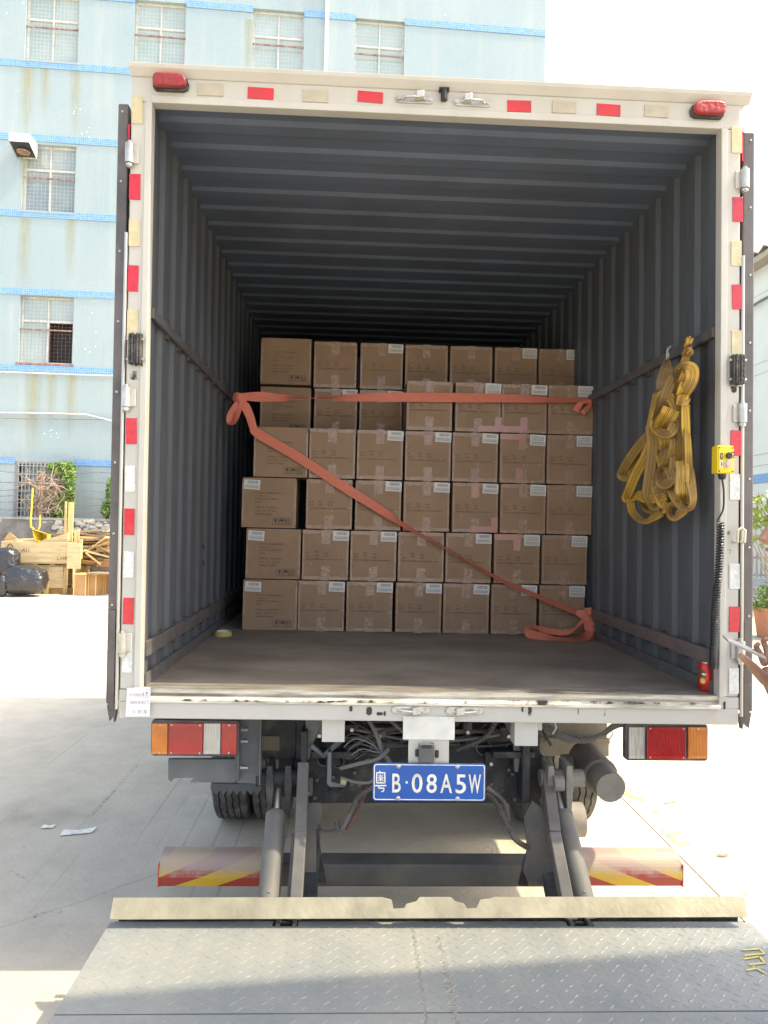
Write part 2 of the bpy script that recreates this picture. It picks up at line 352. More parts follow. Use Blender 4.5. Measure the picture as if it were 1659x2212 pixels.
lt = N.new('ShaderNodeMath'); lt.operation = 'LESS_THAN'; lt.inputs[1].default_value = .16; L.new(vo.outputs['Distance'], lt.inputs[0])
gt = N.new('ShaderNodeMath'); gt.operation = 'GREATER_THAN'; gt.inputs[1].default_value = .66; L.new(nz.outputs[0], gt.inputs[0])
an = N.new('ShaderNodeMath'); an.operation = 'MULTIPLY'; L.new(lt.outputs[0], an.inputs[0]); L.new(gt.outputs[0], an.inputs[1])
mx = N.new('ShaderNodeMix'); mx.data_type = 'RGBA'; mx.inputs[7].default_value = (.82, .84, .84, 1); L.new(an.outputs[0], mx.inputs[0]); L.new(src, mx.inputs[6]); src = mx.outputs[2]
stn = N.new('ShaderNodeTexNoise'); stn.inputs['Scale'].default_value = 2.2; stn.inputs['Detail'].default_value = 6
mp2 = N.new('ShaderNodeMapping'); mp2.inputs['Scale'].default_value = (1.6, 1, .12); L.new(tc.outputs['Object'], mp2.inputs[0]); L.new(mp2.outputs[0], stn.inputs[0])
rp = N.new('ShaderNodeValToRGB'); rp.color_ramp.elements[0].position = .52; rp.color_ramp.elements[1].position = .75; L.new(stn.outputs[0], rp.inputs[0])
ml = N.new('ShaderNodeMath'); ml.operation = 'MULTIPLY'; ml.inputs[1].default_value = .35; L.new(rp.outputs[0], ml.inputs[0])
mx = N.new('ShaderNodeMix'); mx.data_type = 'RGBA'; mx.inputs[7].default_value = (.46, .48, .42, 1); L.new(ml.outputs[0], mx.inputs[0]); L.new(src, mx.inputs[6])
L.new(mx.outputs[2], b.inputs['Base Color'])
bandm = M('blue_band_tile', (.12, .30, .62), .4)
N_, N, L, b = nodes_of(bandm); tc = N.new('ShaderNodeTexCoord'); mp = N.new('ShaderNodeMapping'); mp.inputs['Rotation'].default_value = (math.radians(90), 0, 0)
br = N.new('ShaderNodeTexBrick'); br.offset = 0; br.inputs['Scale'].default_value = 1; br.inputs['Brick Width'].default_value = .055; br.inputs['Row Height'].default_value = .055; br.inputs['Mortar Size'].default_value = .006
br.inputs['Color1'].default_value = (.10, .25, .52, 1); br.inputs['Color2'].default_value = (.18, .36, .62, 1); br.inputs['Mortar'].default_value = (.30, .44, .60, 1)
L.new(tc.outputs['Object'], mp.inputs[0]); L.new(mp.outputs[0], br.inputs[0]); L.new(br.outputs[0], b.inputs['Base Color'])
glass = M('window_glass', (.33, .41, .39), .12, spec=.8, col2=(.42, .49, .46), ns=.8)  # pale greenish colour stands in for sky reflected in the panes
glass_d = M('window_glass_dark', (.20, .25, .26), .1, spec=.8, col2=(.34, .39, .38), ns=.8)
alum = M('window_frame_paint', (.62, .62, .58), .5, col2=(.5, .48, .43), ns=8)
rustm = M('rust', (.22, .10, .06), .85, col2=(.36, .27, .22), ns=12)
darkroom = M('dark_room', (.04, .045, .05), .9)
stain_m = M('rust_stain', (.50, .50, .30), .6, col2=(.50, .60, .58), ns=3, namt=(.35, .7), stretch=(8, 1, .4))
bld = thing('factory_building', 'tall factory block clad in pale blue tiles with darker blue bands, behind the truck', 'building', F3(6, 0))
wins = [('top', 55, 170, -14, 133, 'mid'), ('top', 290, 401, 3, 152, 'mid'), ('top', 545, 656, 22, 172, 'mid'), ('top', 766, 873, 43, 193, 'mid'),
        ('mid', 48, 163, 313, 457, 'dark'), ('low', 42, 158, 640, 785, 'open'), ('mid', 290, 401, 331, 475, 'mid'), ('low', 288, 398, 652, 797, 'mid'),
        ('ground', 30, 160, 998, 1122, 'grille')]
WR = []
for kind_, x0, x1, y0, y1, st in wins:
    ua, za = FU(x0, (y0+y1)/2); ub, zb = FU(x1, (y0+y1)/2); _, zt = FU((x0+x1)/2, y0); _, zb2 = FU((x0+x1)/2, y1)
    WR.append([ua, ub, zb2 if kind_ != 'ground' else zb2-.05, zt, st])
rowz = {}
uR = FU(1178, 90)[0]; uL = -10; ZT = 22
us = sorted(set([uL, uR]+[r[0] for r in WR]+[r[1] for r in WR])); zs = sorted(set([0, ZT]+[r[2] for r in WR]+[r[3] for r in WR]))
fw = MB()
for i in range(len(us)-1):
    for j in range(len(zs)-1):
        um = (us[i]+us[i+1])/2; zm = (zs[j]+zs[j+1])/2
        if any(r[0] < um < r[1] and r[2] < zm < r[3] for r in WR): continue
        fw.add([F3(us[i], zs[j]), F3(us[i+1], zs[j]), F3(us[i+1], zs[j+1]), F3(us[i], zs[j+1])], [(0, 1, 2, 3)])
RD = -.18
for r in WR:
    a, b_, c, d, _ = r
    for (p, q) in (((a, c), (b_, c)), ((b_, c), (b_, d)), ((b_, d), (a, d)), ((a, d), (a, c))):
        fw.add([F3(*p), F3(*q), F3(*q, RD), F3(*p, RD)], [(0, 1, 2, 3)])
fw.add([F3(uR, 0), F3(uR, ZT), F3(uR, ZT, -14), F3(uR, 0, -14), F3(uL, 0), F3(uL, ZT), F3(uL, ZT, -14), F3(uL, 0, -14)], [(0, 1, 2, 3), (5, 4, 7, 6), (1, 5, 6, 2), (3, 2, 6, 7)])
fo = fw.build('facade_wall', tile, bld)
def win_parts(r):
    a, b_, c, d, st = r; t = .05
    fr = MB(); fbox(fr, a, a+t, c, d, RD, RD+.06); fbox(fr, b_-t, b_, c, d, RD, RD+.06); fbox(fr, a+t, b_-t, c, c+t, RD, RD+.06); fbox(fr, a+t, b_-t, d-t, d, RD, RD+.06)
    zs_ = c+(d-c)*.64; um = (a+b_)/2
    fbox(fr, a+t, b_-t, zs_-.03, zs_+.03, RD+.001, RD+.062); fbox(fr, um-.025, um+.025, c+t, zs_-.03, RD+.002, RD+.07); fbox(fr, um-.02, um+.02, zs_+.03, d-t, RD+.002, RD+.06)
    wo_ = fr.build('window', alum, bld)
    gmat = {'mid': glass, 'dark': glass_d, 'open': glass}[st]
    for (p, q, z0, z1) in ((a+t, um-.025, c+t, zs_-.03), (um+.025, b_-t, c+t, zs_-.03), (a+t, um-.02, zs_+.03, d-t), (um+.02, b_-t, zs_+.03, d-t)):
        if st == 'open' and p > um and z0 < zs_ and z1 < zs_+.01:
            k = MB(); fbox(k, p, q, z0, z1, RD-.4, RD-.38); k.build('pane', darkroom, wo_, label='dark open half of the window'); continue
        k = MB(); fbox(k, p, q, z0, z1, RD+.015, RD+.025); k.build('pane', gmat, wo_)
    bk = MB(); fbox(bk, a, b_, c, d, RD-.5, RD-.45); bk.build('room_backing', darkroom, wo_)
    rb = MB(); zr = c+(d-c)*.5; fbox(rb, a, b_, zr-.018, zr+.018, -.05, -.02); rb.build('crossbar', rustm, wo_)
    gr = MB(); n = 14
    for i in range(1, n): u = a+(b_-a)*i/n; fbox(gr, u-.0013, u+.0013, c, d, -.045, -.04)
    m_ = 18
    for i in range(1, m_): z = c+(d-c)*i/m_; fbox(gr, a, b_, z-.0013, z+.0013, -.04, -.035)
    gr.build('wire_mesh', rustm if st == 'open' else alum, wo_, kind='stuff')
    sl = MB(); fbox(sl, a-.06, b_+.06, c-.05, c, -.02, .03); sl.build('sill', rustm if st == 'open' else tile, wo_)
for r in WR[:8]: win_parts(r)
# ground floor window with security grille
a, b_, c, d, _ = WR[8]
fr = MB(); fbox(fr, a, a+.1, c, d, -.1, 0); fbox(fr, b_-.1, b_, c, d, -.1, 0); fbox(fr, a+.1, b_-.1, c+(d-c)*.6, c+(d-c)*.66, -.1, 0); fbox(fr, a+.1, b_-.1, d-.06, d, -.1, 0)
gw = fr.build('grilled_window', M('grey_frame', (.30, .29, .27), .7, col2=(.2, .19, .17), ns=6), bld)
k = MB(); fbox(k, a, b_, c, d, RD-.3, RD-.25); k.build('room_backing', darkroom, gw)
k = MB(); fbox(k, a+.1, b_-.1, c, d-.06, RD+.0, RD+.01); k.build('pane', glass_d, gw)
k = MB()
for i in range(15): u = a+.1+(b_-a-.2)*i/14; fbox(k, u-.012, u+.012, c, d, -.02, .01)
for i in range(7): z = c+(d-c)*(i+.5)/7; fbox(k, a+.1, b_-.1, z-.01, z+.01, .011, .03)
k.build('security_grille', M('grille_grey', (.38, .38, .35), .6), gw)
for (x, y) in ((100, 141), (100, 300), (100, 464), (100, 632), (100, 797), (100, 997), (700, 33)):
    _, z = FU(x, y); u_, z_ = FU(x, y+7)
    h = z-z_; k = MB(); a_ = uL
    # bands run full width, cut by the windows
    segs = [(uL, uR)]
    for r in WR:
        if r[2] < z+h and r[3] > z-h:
            ns_ = []
            for (p, q) in segs:
                if r[0] > p and r[1] < q: ns_ += [(p, r[0]), (r[1], q)]
                else: ns_.append((p, q))
            segs = ns_
    for (p, q) in segs: k = MB(); fbox(k, p, q, z-h, z+h, .002, .02); k.build('tile_band', bandm, bld)
# downpipe, stains, extractor hood
u, z = FU(705, 80); k = MB(); k.cyl(F3(u, 0, .09), F3(u, ZT-.1, .09), .055, n=10)
for zz in range(2, 22, 3): fbox(k, u-.08, u+.08, zz, zz+.06, .0, .1)
k.build('downpipe', M('pipe_pvc', (.72, .76, .76), .4), bld, smooth=True)
stain_soft = M('rust_run', (.46, .41, .17), .6)
N_, N, L, b = nodes_of(stain_soft); tc = N.new('ShaderNodeTexCoord'); sp = N.new('ShaderNodeSeparateXYZ'); L.new(tc.outputs['UV'], sp.inputs[0])
def mth(op, a_, b2=None, c2=None):
    q = N.new('ShaderNodeMath'); q.operation = op
    for i_, v_ in enumerate((a_, b2, c2)):
        if v_ is None: continue
        if isinstance(v_, (int, float)): q.inputs[i_].default_value = v_
        else: L.new(v_, q.inputs[i_])
    return q.outputs[0]
nz = N.new('ShaderNodeTexNoise'); nz.inputs['Scale'].default_value = 2.5; nz.inputs['Detail'].default_value = 5
mp = N.new('ShaderNodeMapping'); mp.inputs['Scale'].default_value = (5, 1, .5); L.new(tc.outputs['Object'], mp.inputs[0]); L.new(mp.outputs[0], nz.inputs[0])
eu = mth('SUBTRACT', 1.0, mth('ABSOLUTE', mth('MULTIPLY_ADD', sp.outputs[0], 2.0, -1.0)))
ev = mth('POWER', mth('SUBTRACT', 1.0, mth('MINIMUM', sp.outputs[1], 1.0)), .8)
al = mth('MULTIPLY', mth('MULTIPLY', mth('POWER', eu, 1.3), ev), mth('MULTIPLY_ADD', nz.outputs[0], .85, .0)); L.new(al, b.inputs['Alpha'])
def stain(px0, px1, py0, py1):
    u0, z1 = FU(px0, py0); u1, z0 = FU(px1, py1); k = MB(); k.add([F3(u0, z0, .004), F3(u1, z0, .004), F3(u1, z1, .004), F3(u0, z1, .004)], [(0, 1, 2, 3)])
    k.uv[0] = [(0, 1), (1, 1), (1, 0), (0, 0)]; k.build('rust_stain', stain_soft, bld)
for s_ in ((38, 78, 146, 318), (84, 110, 146, 260), (148, 178, 146, 300), (36, 68, 470, 625), (138, 165, 470, 610), (48, 92, 800, 1000), (96, 124, 800, 920), (138, 168, 800, 960), (524, 548, 40, 180), (42, 62, 300, 470)): stain(*s_)
ex = thing('extractor_hood', 'small white metal extractor hood jutting from the corner of the second floor window', 'ventilation hood', F3(*FU(60, 340), 0))
a_, zt = FU(38, 310); b2, zb = FU(80, 340)
k = MB(); u0, u1 = a_, b2
pts = [F3(u0, zt, 0), F3(u1, zt, 0), F3(u1, zt, .55), F3(u0, zt, .55), F3(u0, zb-.05, 0), F3(u1, zb-.05, 0), F3(u1, zt-.22, .55), F3(u0, zt-.22, .55)]
k.add(pts, [(0, 1, 2, 3), (3, 2, 6, 7), (0, 3, 7, 4), (1, 5, 6, 2), (0, 4, 5, 1)]); k.build('hood', M('hood_white', (.72, .70, .64), .5), ex)
k = MB(); k.add([F3(u0+.02, zb-.03, .03), F3(u1-.02, zb-.03, .03), F3(u1-.02, zt-.2, .52), F3(u0+.02, zt-.2, .52)], [(0, 1, 2, 3)]); k.build('intake', darkroom, ex)
cxf = F3((u0+u1)/2, (zb+zt)/2-.16, .25); k = MB(); k.lathe(cxf, [(.16, -.03), (.17, 0), (.06, .02)], 'Z', 14); k.build('fan', rustm, ex)
# facade cables
for i, (pts_, r_) in enumerate((([(0, 805), (80, 808), (160, 811), (250, 814)], .022), ([(0, 893), (100, 894), (190, 897), (250, 912)], .022), ([(0, 905), (120, 907), (250, 908)], .008))):
    k = MB(); P = [F3(*FU(*q), .12) for q in pts_]; k.tube([P[0]+(P[0]-P[1])*6]+P+[P[-1]+(P[-1]-P[-2])*6], r_, 6)
    tag(k.build('wall_cable', alum if i < 2 else rustm), ['white cable running just under the blue band below the mesh window', 'white cable sagging across the tiled wall above the vine window', 'thin dark cable under the sagging white cable'][i], 'cable', 'cables along the tiled wall')
# ------------------------------------------------------------------ boundary wall
BWY = 15.9
stone = M('old_stone_wall', (.27, .25, .22), .9, col2=(.13, .12, .11), ns=2.2, namt=(.4, .65), bump=.8, bs=9)
N_, N, L, b = nodes_of(stone); src = b.inputs['Base Color'].links[0].from_socket; tc = N.new('ShaderNodeTexCoord')
vo = N.new('ShaderNodeTexVoronoi'); vo.feature = 'DISTANCE_TO_EDGE'; vo.inputs['Scale'].default_value = 6; L.new(tc.outputs['Object'], vo.inputs[0])
nz = N.new('ShaderNodeTexNoise'); nz.inputs['Scale'].default_value = 1.6; L.new(tc.outputs['Object'], nz.inputs[0])
g1 = N.new('ShaderNodeMath'); g1.operation = 'GREATER_THAN'; g1.inputs[1].default_value = .12; L.new(vo.outputs[0], g1.inputs[0])
g2 = N.new('ShaderNodeMath'); g2.operation = 'GREATER_THAN'; g2.inputs[1].default_value = .55; L.new(nz.outputs[0], g2.inputs[0])
mm = N.new('ShaderNodeMath'); mm.operation = 'MULTIPLY'; L.new(g1.outputs[0], mm.inputs[0]); L.new(g2.outputs[0], mm.inputs[1])
mx = N.new('ShaderNodeMix'); mx.data_type = 'RGBA'; mx.inputs[7].default_value = (.48, .46, .42, 1); L.new(mm.outputs[0], mx.inputs[0]); L.new(src, mx.inputs[6]); L.new(mx.outputs[2], b.inputs['Base Color'])
ztop = Wp(100, 1118, BWY).z
k = MB(); k.box(-20, 6, BWY, BWY+.3, 0, ztop-.06)
bwl = thing('boundary_wall', 'low weathered grey stone boundary wall behind the crates', 'wall', (-7, BWY, 0))
k.build('wall_body', stone, bwl)
k = MB(); k.box(-20, 6, BWY-.03, BWY+.33, ztop-.059, ztop); k.build('coping', M('coping_concrete', (.38, .36, .31), .85, col2=(.22, .2, .18), ns=3), bwl)
random.seed(3)
pale_stone = M('pale_stone', (.50, .48, .43), .85, col2=(.36, .34, .30), ns=8)
for i in range(60):   # light rubble stones laid bare in the wall face
    px = random.choice([random.uniform(118, 135), random.uniform(160, 245), random.uniform(160, 245)]); py = random.uniform(1124, 1148)
    p = Wp(px, py, BWY); s_ = random.uniform(.04, .10)
    k = MB(); n = 7; ph_ = random.random()*6; pts = [(p.x+s_*math.cos(ph_+6.283*j/n)*random.uniform(.7, 1.2), p.z+.6*s_*math.sin(ph_+6.283*j/n)*random.uniform(.7, 1.2)) for j in range(n)]
    k.prism(pts, BWY-.02-.0004*i, BWY+.02); k.build('stone', pale_stone, bwl)
# ------------------------------------------------------------------ left yard clutter (5.714 zoom units per picture unit)
def Z5(X, Y, D_Y): return Wp(X/5.714, 940.1+Y/5.714, D_Y)
wood = M('crate_plywood', (.62, .47, .25), .75, col2=(.48, .35, .18), ns=3, stretch=(1, 1, 6), bump=.1)
wood2 = M('crate_timber', (.50, .34, .14), .8, col2=(.36, .24, .11), ns=5, stretch=(1, 1, 5), bump=.1)
darkwood = M('weathered_timber', (.20, .14, .09), .85, col2=(.33, .25, .16), ns=6, stretch=(3, 1, 8))
def zbox(name, X0, Y0, X1, Y1, Y, dep, mat, parent=None, bevel=.006, lift=None):
    p = Z5(X0, Y1, Y); q = Z5(X1, Y0, Y); z0 = p.z if lift is None else lift
    k = MB(); k.box(p.x, q.x, Y, Y+dep, z0, q.z); return k.build(name, mat, parent, bevel=bevel)
CY = 14.55
lc = thing('lower_wooden_crate', 'lower wooden crate on skids, standing on the yard under the long crate', 'crate', (Z5(700, 1930, CY).x, CY, 0))
zbox('side_panel', 300, 1625, 780, 1880, CY, .03, wood, lc)
p = Z5(300, 1880, CY); q = Z5(900, 1625, CY)
for (xa, xb, ya, yb) in ((q.x-.02, q.x, CY+.032, CY+1.1),):
    k = MB(); k.box(xa, xb, ya, yb, p.z, q.z); k.build('end_panel', wood, lc)
k = MB(); k.box(p.x, q.x-.021, CY+1.08, CY+1.1, p.z, q.z); k.build('side_panel', wood, lc)
k = MB(); k.box(p.x, q.x, CY+.001, CY+1.1, q.z+.001, q.z+.03); k.build('lid', wood2, lc)
for X in (300, 540, 775): zbox('batten', X, 1630, X+62, 1925, CY-.03, .028, wood2, lc, lift=.002)
for yy in (CY+.1, CY+.8): k = MB(); k.box(p.x+.05, q.x-.05, yy, yy+.1, .002, p.z-.001); k.build('skid', wood2, lc)
uc = thing('long_wooden_crate', 'long open wooden crate full of boards, on top of the lower crate', 'crate', (Z5(500, 1560, CY).x, CY, Z5(500, 1560, CY).z))
p = Z5(0, 1560, CY-.05); q = Z5(860, 1325, CY-.05); p.x = Z5(20, 1560, CY).x
for (nm, X0, X1, Y0, Y1) in (('side_panel', p.x, q.x, CY-.05, CY-.02), ('side_panel', p.x, q.x, CY+1.0, CY+1.03)):
    k = MB(); k.box(X0, X1, Y0, Y1, p.z, q.z); k.build(nm, wood, uc, bevel=.004)
k = MB(); k.box(q.x+.003, Z5(1030, 1560, CY).x, CY-.2, CY-.17, p.z-.12, q.z); k.build('end_panel', wood, uc, bevel=.004)
k = MB(); k.box(p.x, p.x+.03, CY-.019, CY+1.0, p.z, q.z); k.build('end_panel', wood, uc)
k = MB(); k.box(q.x-.03, q.x, CY-.019, CY+1.0, p.z, q.z); k.build('end_panel', wood, uc)
k = MB(); k.box(p.x, q.x, CY-.05, CY+1.03, p.z-.03, p.z-.001); k.build('base_board', wood2, uc)
for X in (180, 400, 620): 
    a_ = Z5(X, 1600, CY); k = MB(); k.box(a_.x, a_.x+.12, CY-.03, CY+1.0, a_.z-.02, p.z-.031); k.build('bearer', wood2, uc)
inkc = M('crate_ink', (.10, .08, .05), .8)
for (X, Y, txt, s_) in ((700, 1538, 'L008', .12), (250, 1440, '-ALI', .12)):
    c_ = Z5(X, Y, CY-.053); put('stencil', text_mesh(txt, s_, inkc), uc, c_)
c_ = Z5(125, 1395, CY-.053); k = MB(); k.tube([c_+Vector((.09*math.cos(a)*.7, 0, .1*math.sin(a))) for a in [math.radians(x) for x in range(-30, 215, 20)]], .012, 6); k.build('stencil', inkc, uc)
# boards standing in the crate
for (X0, Y0, X1, Y1, dy, lb) in ((778, 820, 820, 1330, .3, 'narrow yellow board standing upright in the crate, left of the wide one'), (822, 828, 905, 1330, .25, 'tall wide yellow board standing upright in the crate'), (905, 1170, 975, 1330, .1, 'short yellow board standing at the crate end, next to the tall wide one'), (965, 1285, 1015, 1330, .05, 'stub of board just showing at the right end of the crate')):
    b1 = zbox('upright_board', X0, Y0, X1, Y1+200, CY+dy, .05, M('yellow_board', (.66, .50, .22), .7, col2=(.5, .36, .15), ns=4, stretch=(4, 1, .6)), bevel=.004); tag(b1, lb, 'board', 'boards standing in the long crate')
for (X, Y) in ((865, 905), (880, 1237)):
    pass
sb = MB(); P0 = Z5(430, 1330, CY+.1); P1 = Z5(830, 1210, CY+.1); sb.add([P0, Z5(830, 1330, CY+.1), P1, P0+Vector((.1, 1.0, 0)), Z5(830, 1330, CY+1), P1+Vector((0, .9, .1))], [(0, 1, 2), (3, 5, 4), (0, 2, 5, 3), (1, 4, 5, 2), (0, 3, 4, 1)])
tag(sb.build('slanted_panel', wood), 'orange-brown panel lying slanted in the long crate, rising to the right', 'board')
sb = MB(); P0 = Z5(100, 1325, CY+.5); sb.bar(P0, Z5(170, 1240, CY+.5), .25, .03, up=(0, 1, 0)); tag(sb.build('loose_board', wood2), 'loose brown board leaning in the left end of the long crate', 'board')
sb = MB(); sb.bar(Z5(195, 1290, CY+.3), Z5(420, 1280, CY+.4), .5, .03); tag(sb.build('loose_board', wood), 'loose board lying flat across the long crate beside the wheelbarrow', 'board')
# wheelbarrow, upended in the crate
wbm = M('barrow_yellow', (.78, .62, .05), .4, col2=(.6, .46, .06), ns=10)
wb = thing('wheelbarrow', 'yellow wheelbarrow upended in the long crate with its handles in the air', 'wheelbarrow', Z5(480, 1300, CY+.35))
Yb = CY+.3; k = MB()
t0 = [Z5(395, 1155, Yb), Z5(590, 1215, Yb), Z5(585, 1280, Yb), Z5(500, 1318, Yb), Z5(425, 1305, Yb)]; cxx = sum(t0, Vector())/5
bk = [cxx+(p_-cxx)*.62+Vector((0, .35, 0)) for p_ in t0]
k.add(t0+bk, [(5, 6, 7, 8, 9)]+[(i, (i+1) % 5, (i+1) % 5+5, i+5) for i in range(5)]); o_ = k.build('tray', wbm, wb); sm = o_.modifiers.new('s', 'SOLIDIFY'); sm.thickness = .02
k = MB(); k.tube([Z5(*q, Yb-.02) for q in ((420, 1160), (382, 1130), (378, 1050), (390, 900), (398, 760), (403, 655))], .020, 8); k.build('handle', wbm, wb, smooth=True)
k = MB(); k.tube([Z5(*q, Yb+.35) for q in ((470, 1170), (490, 1120), (495, 1050), (492, 990))], .018, 8); k.build('handle', wbm, wb, smooth=True)
k = MB(); k.lathe(Z5(520, 1380, Yb+.2), [(.10, -.04), (.18, -.04), (.18, .04), (.10, .04)], 'Y', 16); k.build('wheel', black_rubber, wb)
# rubbish bags
bagm = M('bin_bag_plastic', (.022, .022, .025), .25, spec=.8, bump=.9, bs=16)
def bag(X, Y, wpx, hpx, YY, seed, label):
    c_ = Z5(X, Y, YY); D = (YY-CAM.y)/FPX/5.714; rx, rz = wpx/2*D, hpx/2*D; ry = rx*.75
    bm = bmesh.new(); bmesh.ops.create_icosphere(bm, subdivisions=5, radius=1)
    for v in bm.verts:
        n = v.co.copy(); sq = 1/(abs(n.x)**4+abs(n.y)**4+abs(n.z)**4)**.25
        f = sq**.6; 
        cr = .05*abs(mnoise.noise(Vector((n.x*3, n.y*3, n.z*3+seed))))*2+.10*mnoise.noise(n*1.7+Vector((seed, 0, 0)))+.05*abs(mnoise.noise(Vector((n.x*4, n.y*4, n.z*9))+Vector((seed, 5, 0))))+.03*mnoise.noise(n*12)
        v.co = Vector((n.x*rx, n.y*ry, n.z*rz))*(f+cr)
        v.co += Vector((c_.x, YY+ry*.2, c_.z))
        if v.co.z < .01: v.co.z = .01+.002*n.z
    me = bpy.data.meshes.new('bin_bag'); bm.to_mesh(me); bm.free()
    for p_ in me.polygons: p_.use_smooth = True
    me.materials.append(bagm); o = bpy.data.objects.new('bin_bag', me); COL.objects.link(o); return tag(o, label, 'rubbish bag', 'black bags in front of the crates')
bag(285, 1790, 500, 345, 13.9, 1, 'big full black rubbish bag lying against the lower crate')
bag(60, 1570, 310, 330, 14.2, 22, 'black rubbish bag heaped highest at the left picture edge')
bag(5, 1860, 160, 250, 13.7, 33, 'small black bag on the ground at the far left edge')
# orange-brown cartons and the timber heap
boxm = M('brown_board', (.46, .26, .11), .7, col2=(.38, .21, .09), ns=4); boxe = M('yellow_edge', (.62, .47, .16), .7)
def obx(X0, Y0, X1, Y1, Y, dep, label, lift=None):
    t = thing('brown_box', label, 'box', (Z5((X0+X1)/2, Y1, Y).x, Y, max(0, Z5(X0, Y1, Y).z if lift is None else lift)), 'brown boxes right of the crates')
    p = Z5(X0, Y1, Y); q = Z5(X1, Y0, Y); z0 = p.z if lift is None else lift
    k = MB(); k.box(p.x, q.x, Y, Y+dep, z0, q.z-.02); k.build('box_body', boxm, t, bevel=.004)
    k = MB(); k.box(p.x-.01, q.x+.01, Y-.01, Y+dep, q.z-.019, q.z); k.build('box_top', boxe, t)
    for xx in (p.x-.005, q.x-.02): k = MB(); k.box(xx, xx+.025, Y-.012, Y-.001, z0, q.z-.021); k.build('edge_strip', boxe, t)
obx(905, 1715, 1065, 1915, 14.3, .6, 'brown box with yellow edges nearest the lower crate', .002)
obx(1085, 1715, 1190, 1900, 14.4, .6, 'narrow brown box second from the lower crate', .002)
obx(1190, 1720, 1290, 1850, 14.9, .5, 'brown box set back under the flat brown board', .002)
obx(1200, 1530, 1420, 1625, 14.9, .5, 'brown box resting on top of the other brown boxes')
obx(1300, 1730, 1420, 1850, 15.0, .5, 'brown box at the right end of the row, half hidden by the truck door', .002)
k = MB(); k.box(Z5(1070, 1720, 14.3).x, Z5(1500, 1720, 14.3).x, 14.25, 15.2, Z5(1070, 1716, 14.3).z, Z5(1070, 1716, 14.3).z+.03); tag(k.build('flat_board', darkwood), 'flat brown board laid over the row of brown boxes', 'board')
random.seed(11)
hp = []
for i in range(34):   # timber heap: each board a thing's part of the heap
    X = random.uniform(985, 1240); Y = 1180+i*13; YY = random.uniform(15.0, 15.6); hp.append((X, Y, YY, random.choice([darkwood, wood, wood2, wood]), random.uniform(.7, 1.5), random.uniform(-.12, .12)))
for i in range(16): hp.append((random.uniform(1150, 1370), random.uniform(1330, 1530), random.uniform(14.8, 15.2), random.choice([wood, wood2]), random.uniform(.3, .8), random.uniform(-.7, .7)))
heap = thing('timber_heap', 'untidy heap of broken boards and offcuts piled against the stone wall', 'wood pile', (Z5(1150, 1900, 15.3).x, 15.3, 0))
for X, Y, YY, mt, ln, tl in hp:
    c_ = Z5(X, Y, YY); d_ = Vector((math.cos(tl), random.uniform(-.3, .3), math.sin(tl)))*ln/2; k = MB(); k.bar(c_-d_, c_+d_, random.uniform(.12, .3), .035); k.build('board', mt, heap)
# ------------------------------------------------------------------ climbing vines
leaf_m = M('vine_leaf', (.085, .16, .02), .5, col2=(.16, .26, .04), ns=6, namt=(.3, .7)); leaf_m.node_tree.nodes['Principled BSDF'].inputs['Subsurface Weight'].default_value = 0
twig = M('dry_twig', (.30, .22, .16), .85, col2=(.42, .34, .26), ns=9)
def leafquad(mb, c_, s_, n=None):
    n = n or Vector((random.gauss(0, .5), -1+random.gauss(0, .5), random.gauss(.5, .5))).normalized(); t = n.orthogonal().normalized(); t.rotate(Matrix.Rotation(random.uniform(0, 6.28), 3, n)); bb = n.cross(t)
    mb.add([c_-t*s_, c_+bb*s_*.5+n*s_*.15, c_+t*s_, c_-bb*s_*.5+n*s_*.15], [(0, 1, 2, 3)])
def vine(label, blobs, n):
    v = thing('climbing_vine', label, 'vine', (Wp(blobs[0][0], blobs[0][1], 16.4).x, 16.4, 0)); k = MB()
    for i in range(n):
        bx, by, rx, ry, wgt = random.choices(blobs, [q[4] for q in blobs])[0]
        a = random.uniform(0, 6.28); r = random.random()**.6
        px, py = bx+rx*r*math.cos(a), by+ry*r*math.sin(a); c_ = Wp(px, py, 16.65+random.uniform(-.35, .2))
        leafquad(k, c_, random.uniform(.05, .11))
    k.build('foliage', leaf_m, v, kind='stuff')
    k = MB()
    for i in range(12):
        bx, by, rx, ry, _ = random.choice(blobs); p = Wp(bx+random.uniform(-rx, rx), 1118, 16.6); q = Wp(bx+random.uniform(-rx, rx), by-ry*.5, 16.6)
        k.tube([p, (p+q)/2+Vector((random.uniform(-.2, .2), 0, 0)), q], .012, 5)
    k.build('stem', twig, v)
random.seed(5)
vine('green climbing vine over the right half of the grilled window', [(138, 1012, 24, 12, 3), (148, 1030, 12, 14, 2), (120, 1010, 16, 8, 1), (150, 1055, 9, 20, 1), (138, 1085, 22, 18, 3), (130, 1105, 26, 12, 2), (148, 1070, 10, 20, 1.5)], 2600)
vine('smaller green vine just left of the truck door', [(240, 1070, 8, 40, 2), (236, 1100, 14, 18, 2), (262, 1080, 20, 40, 2)], 1300)
dv = thing('dead_shrub', 'leafless tangle of dry branches in front of the grilled window', 'shrub', (Wp(92, 1118, 16.3).x, 16.3, 0))
k = MB(); k.tube([Wp(87, 1130, 16.3), Wp(88, 1080, 16.3), Wp(90, 1040, 16.3), Wp(92, 1019, 16.3)], [.07, .06, .05, .03], 8); k.build('trunk', M('stump_brown', (.38, .22, .15), .9), dv)
k = MB()
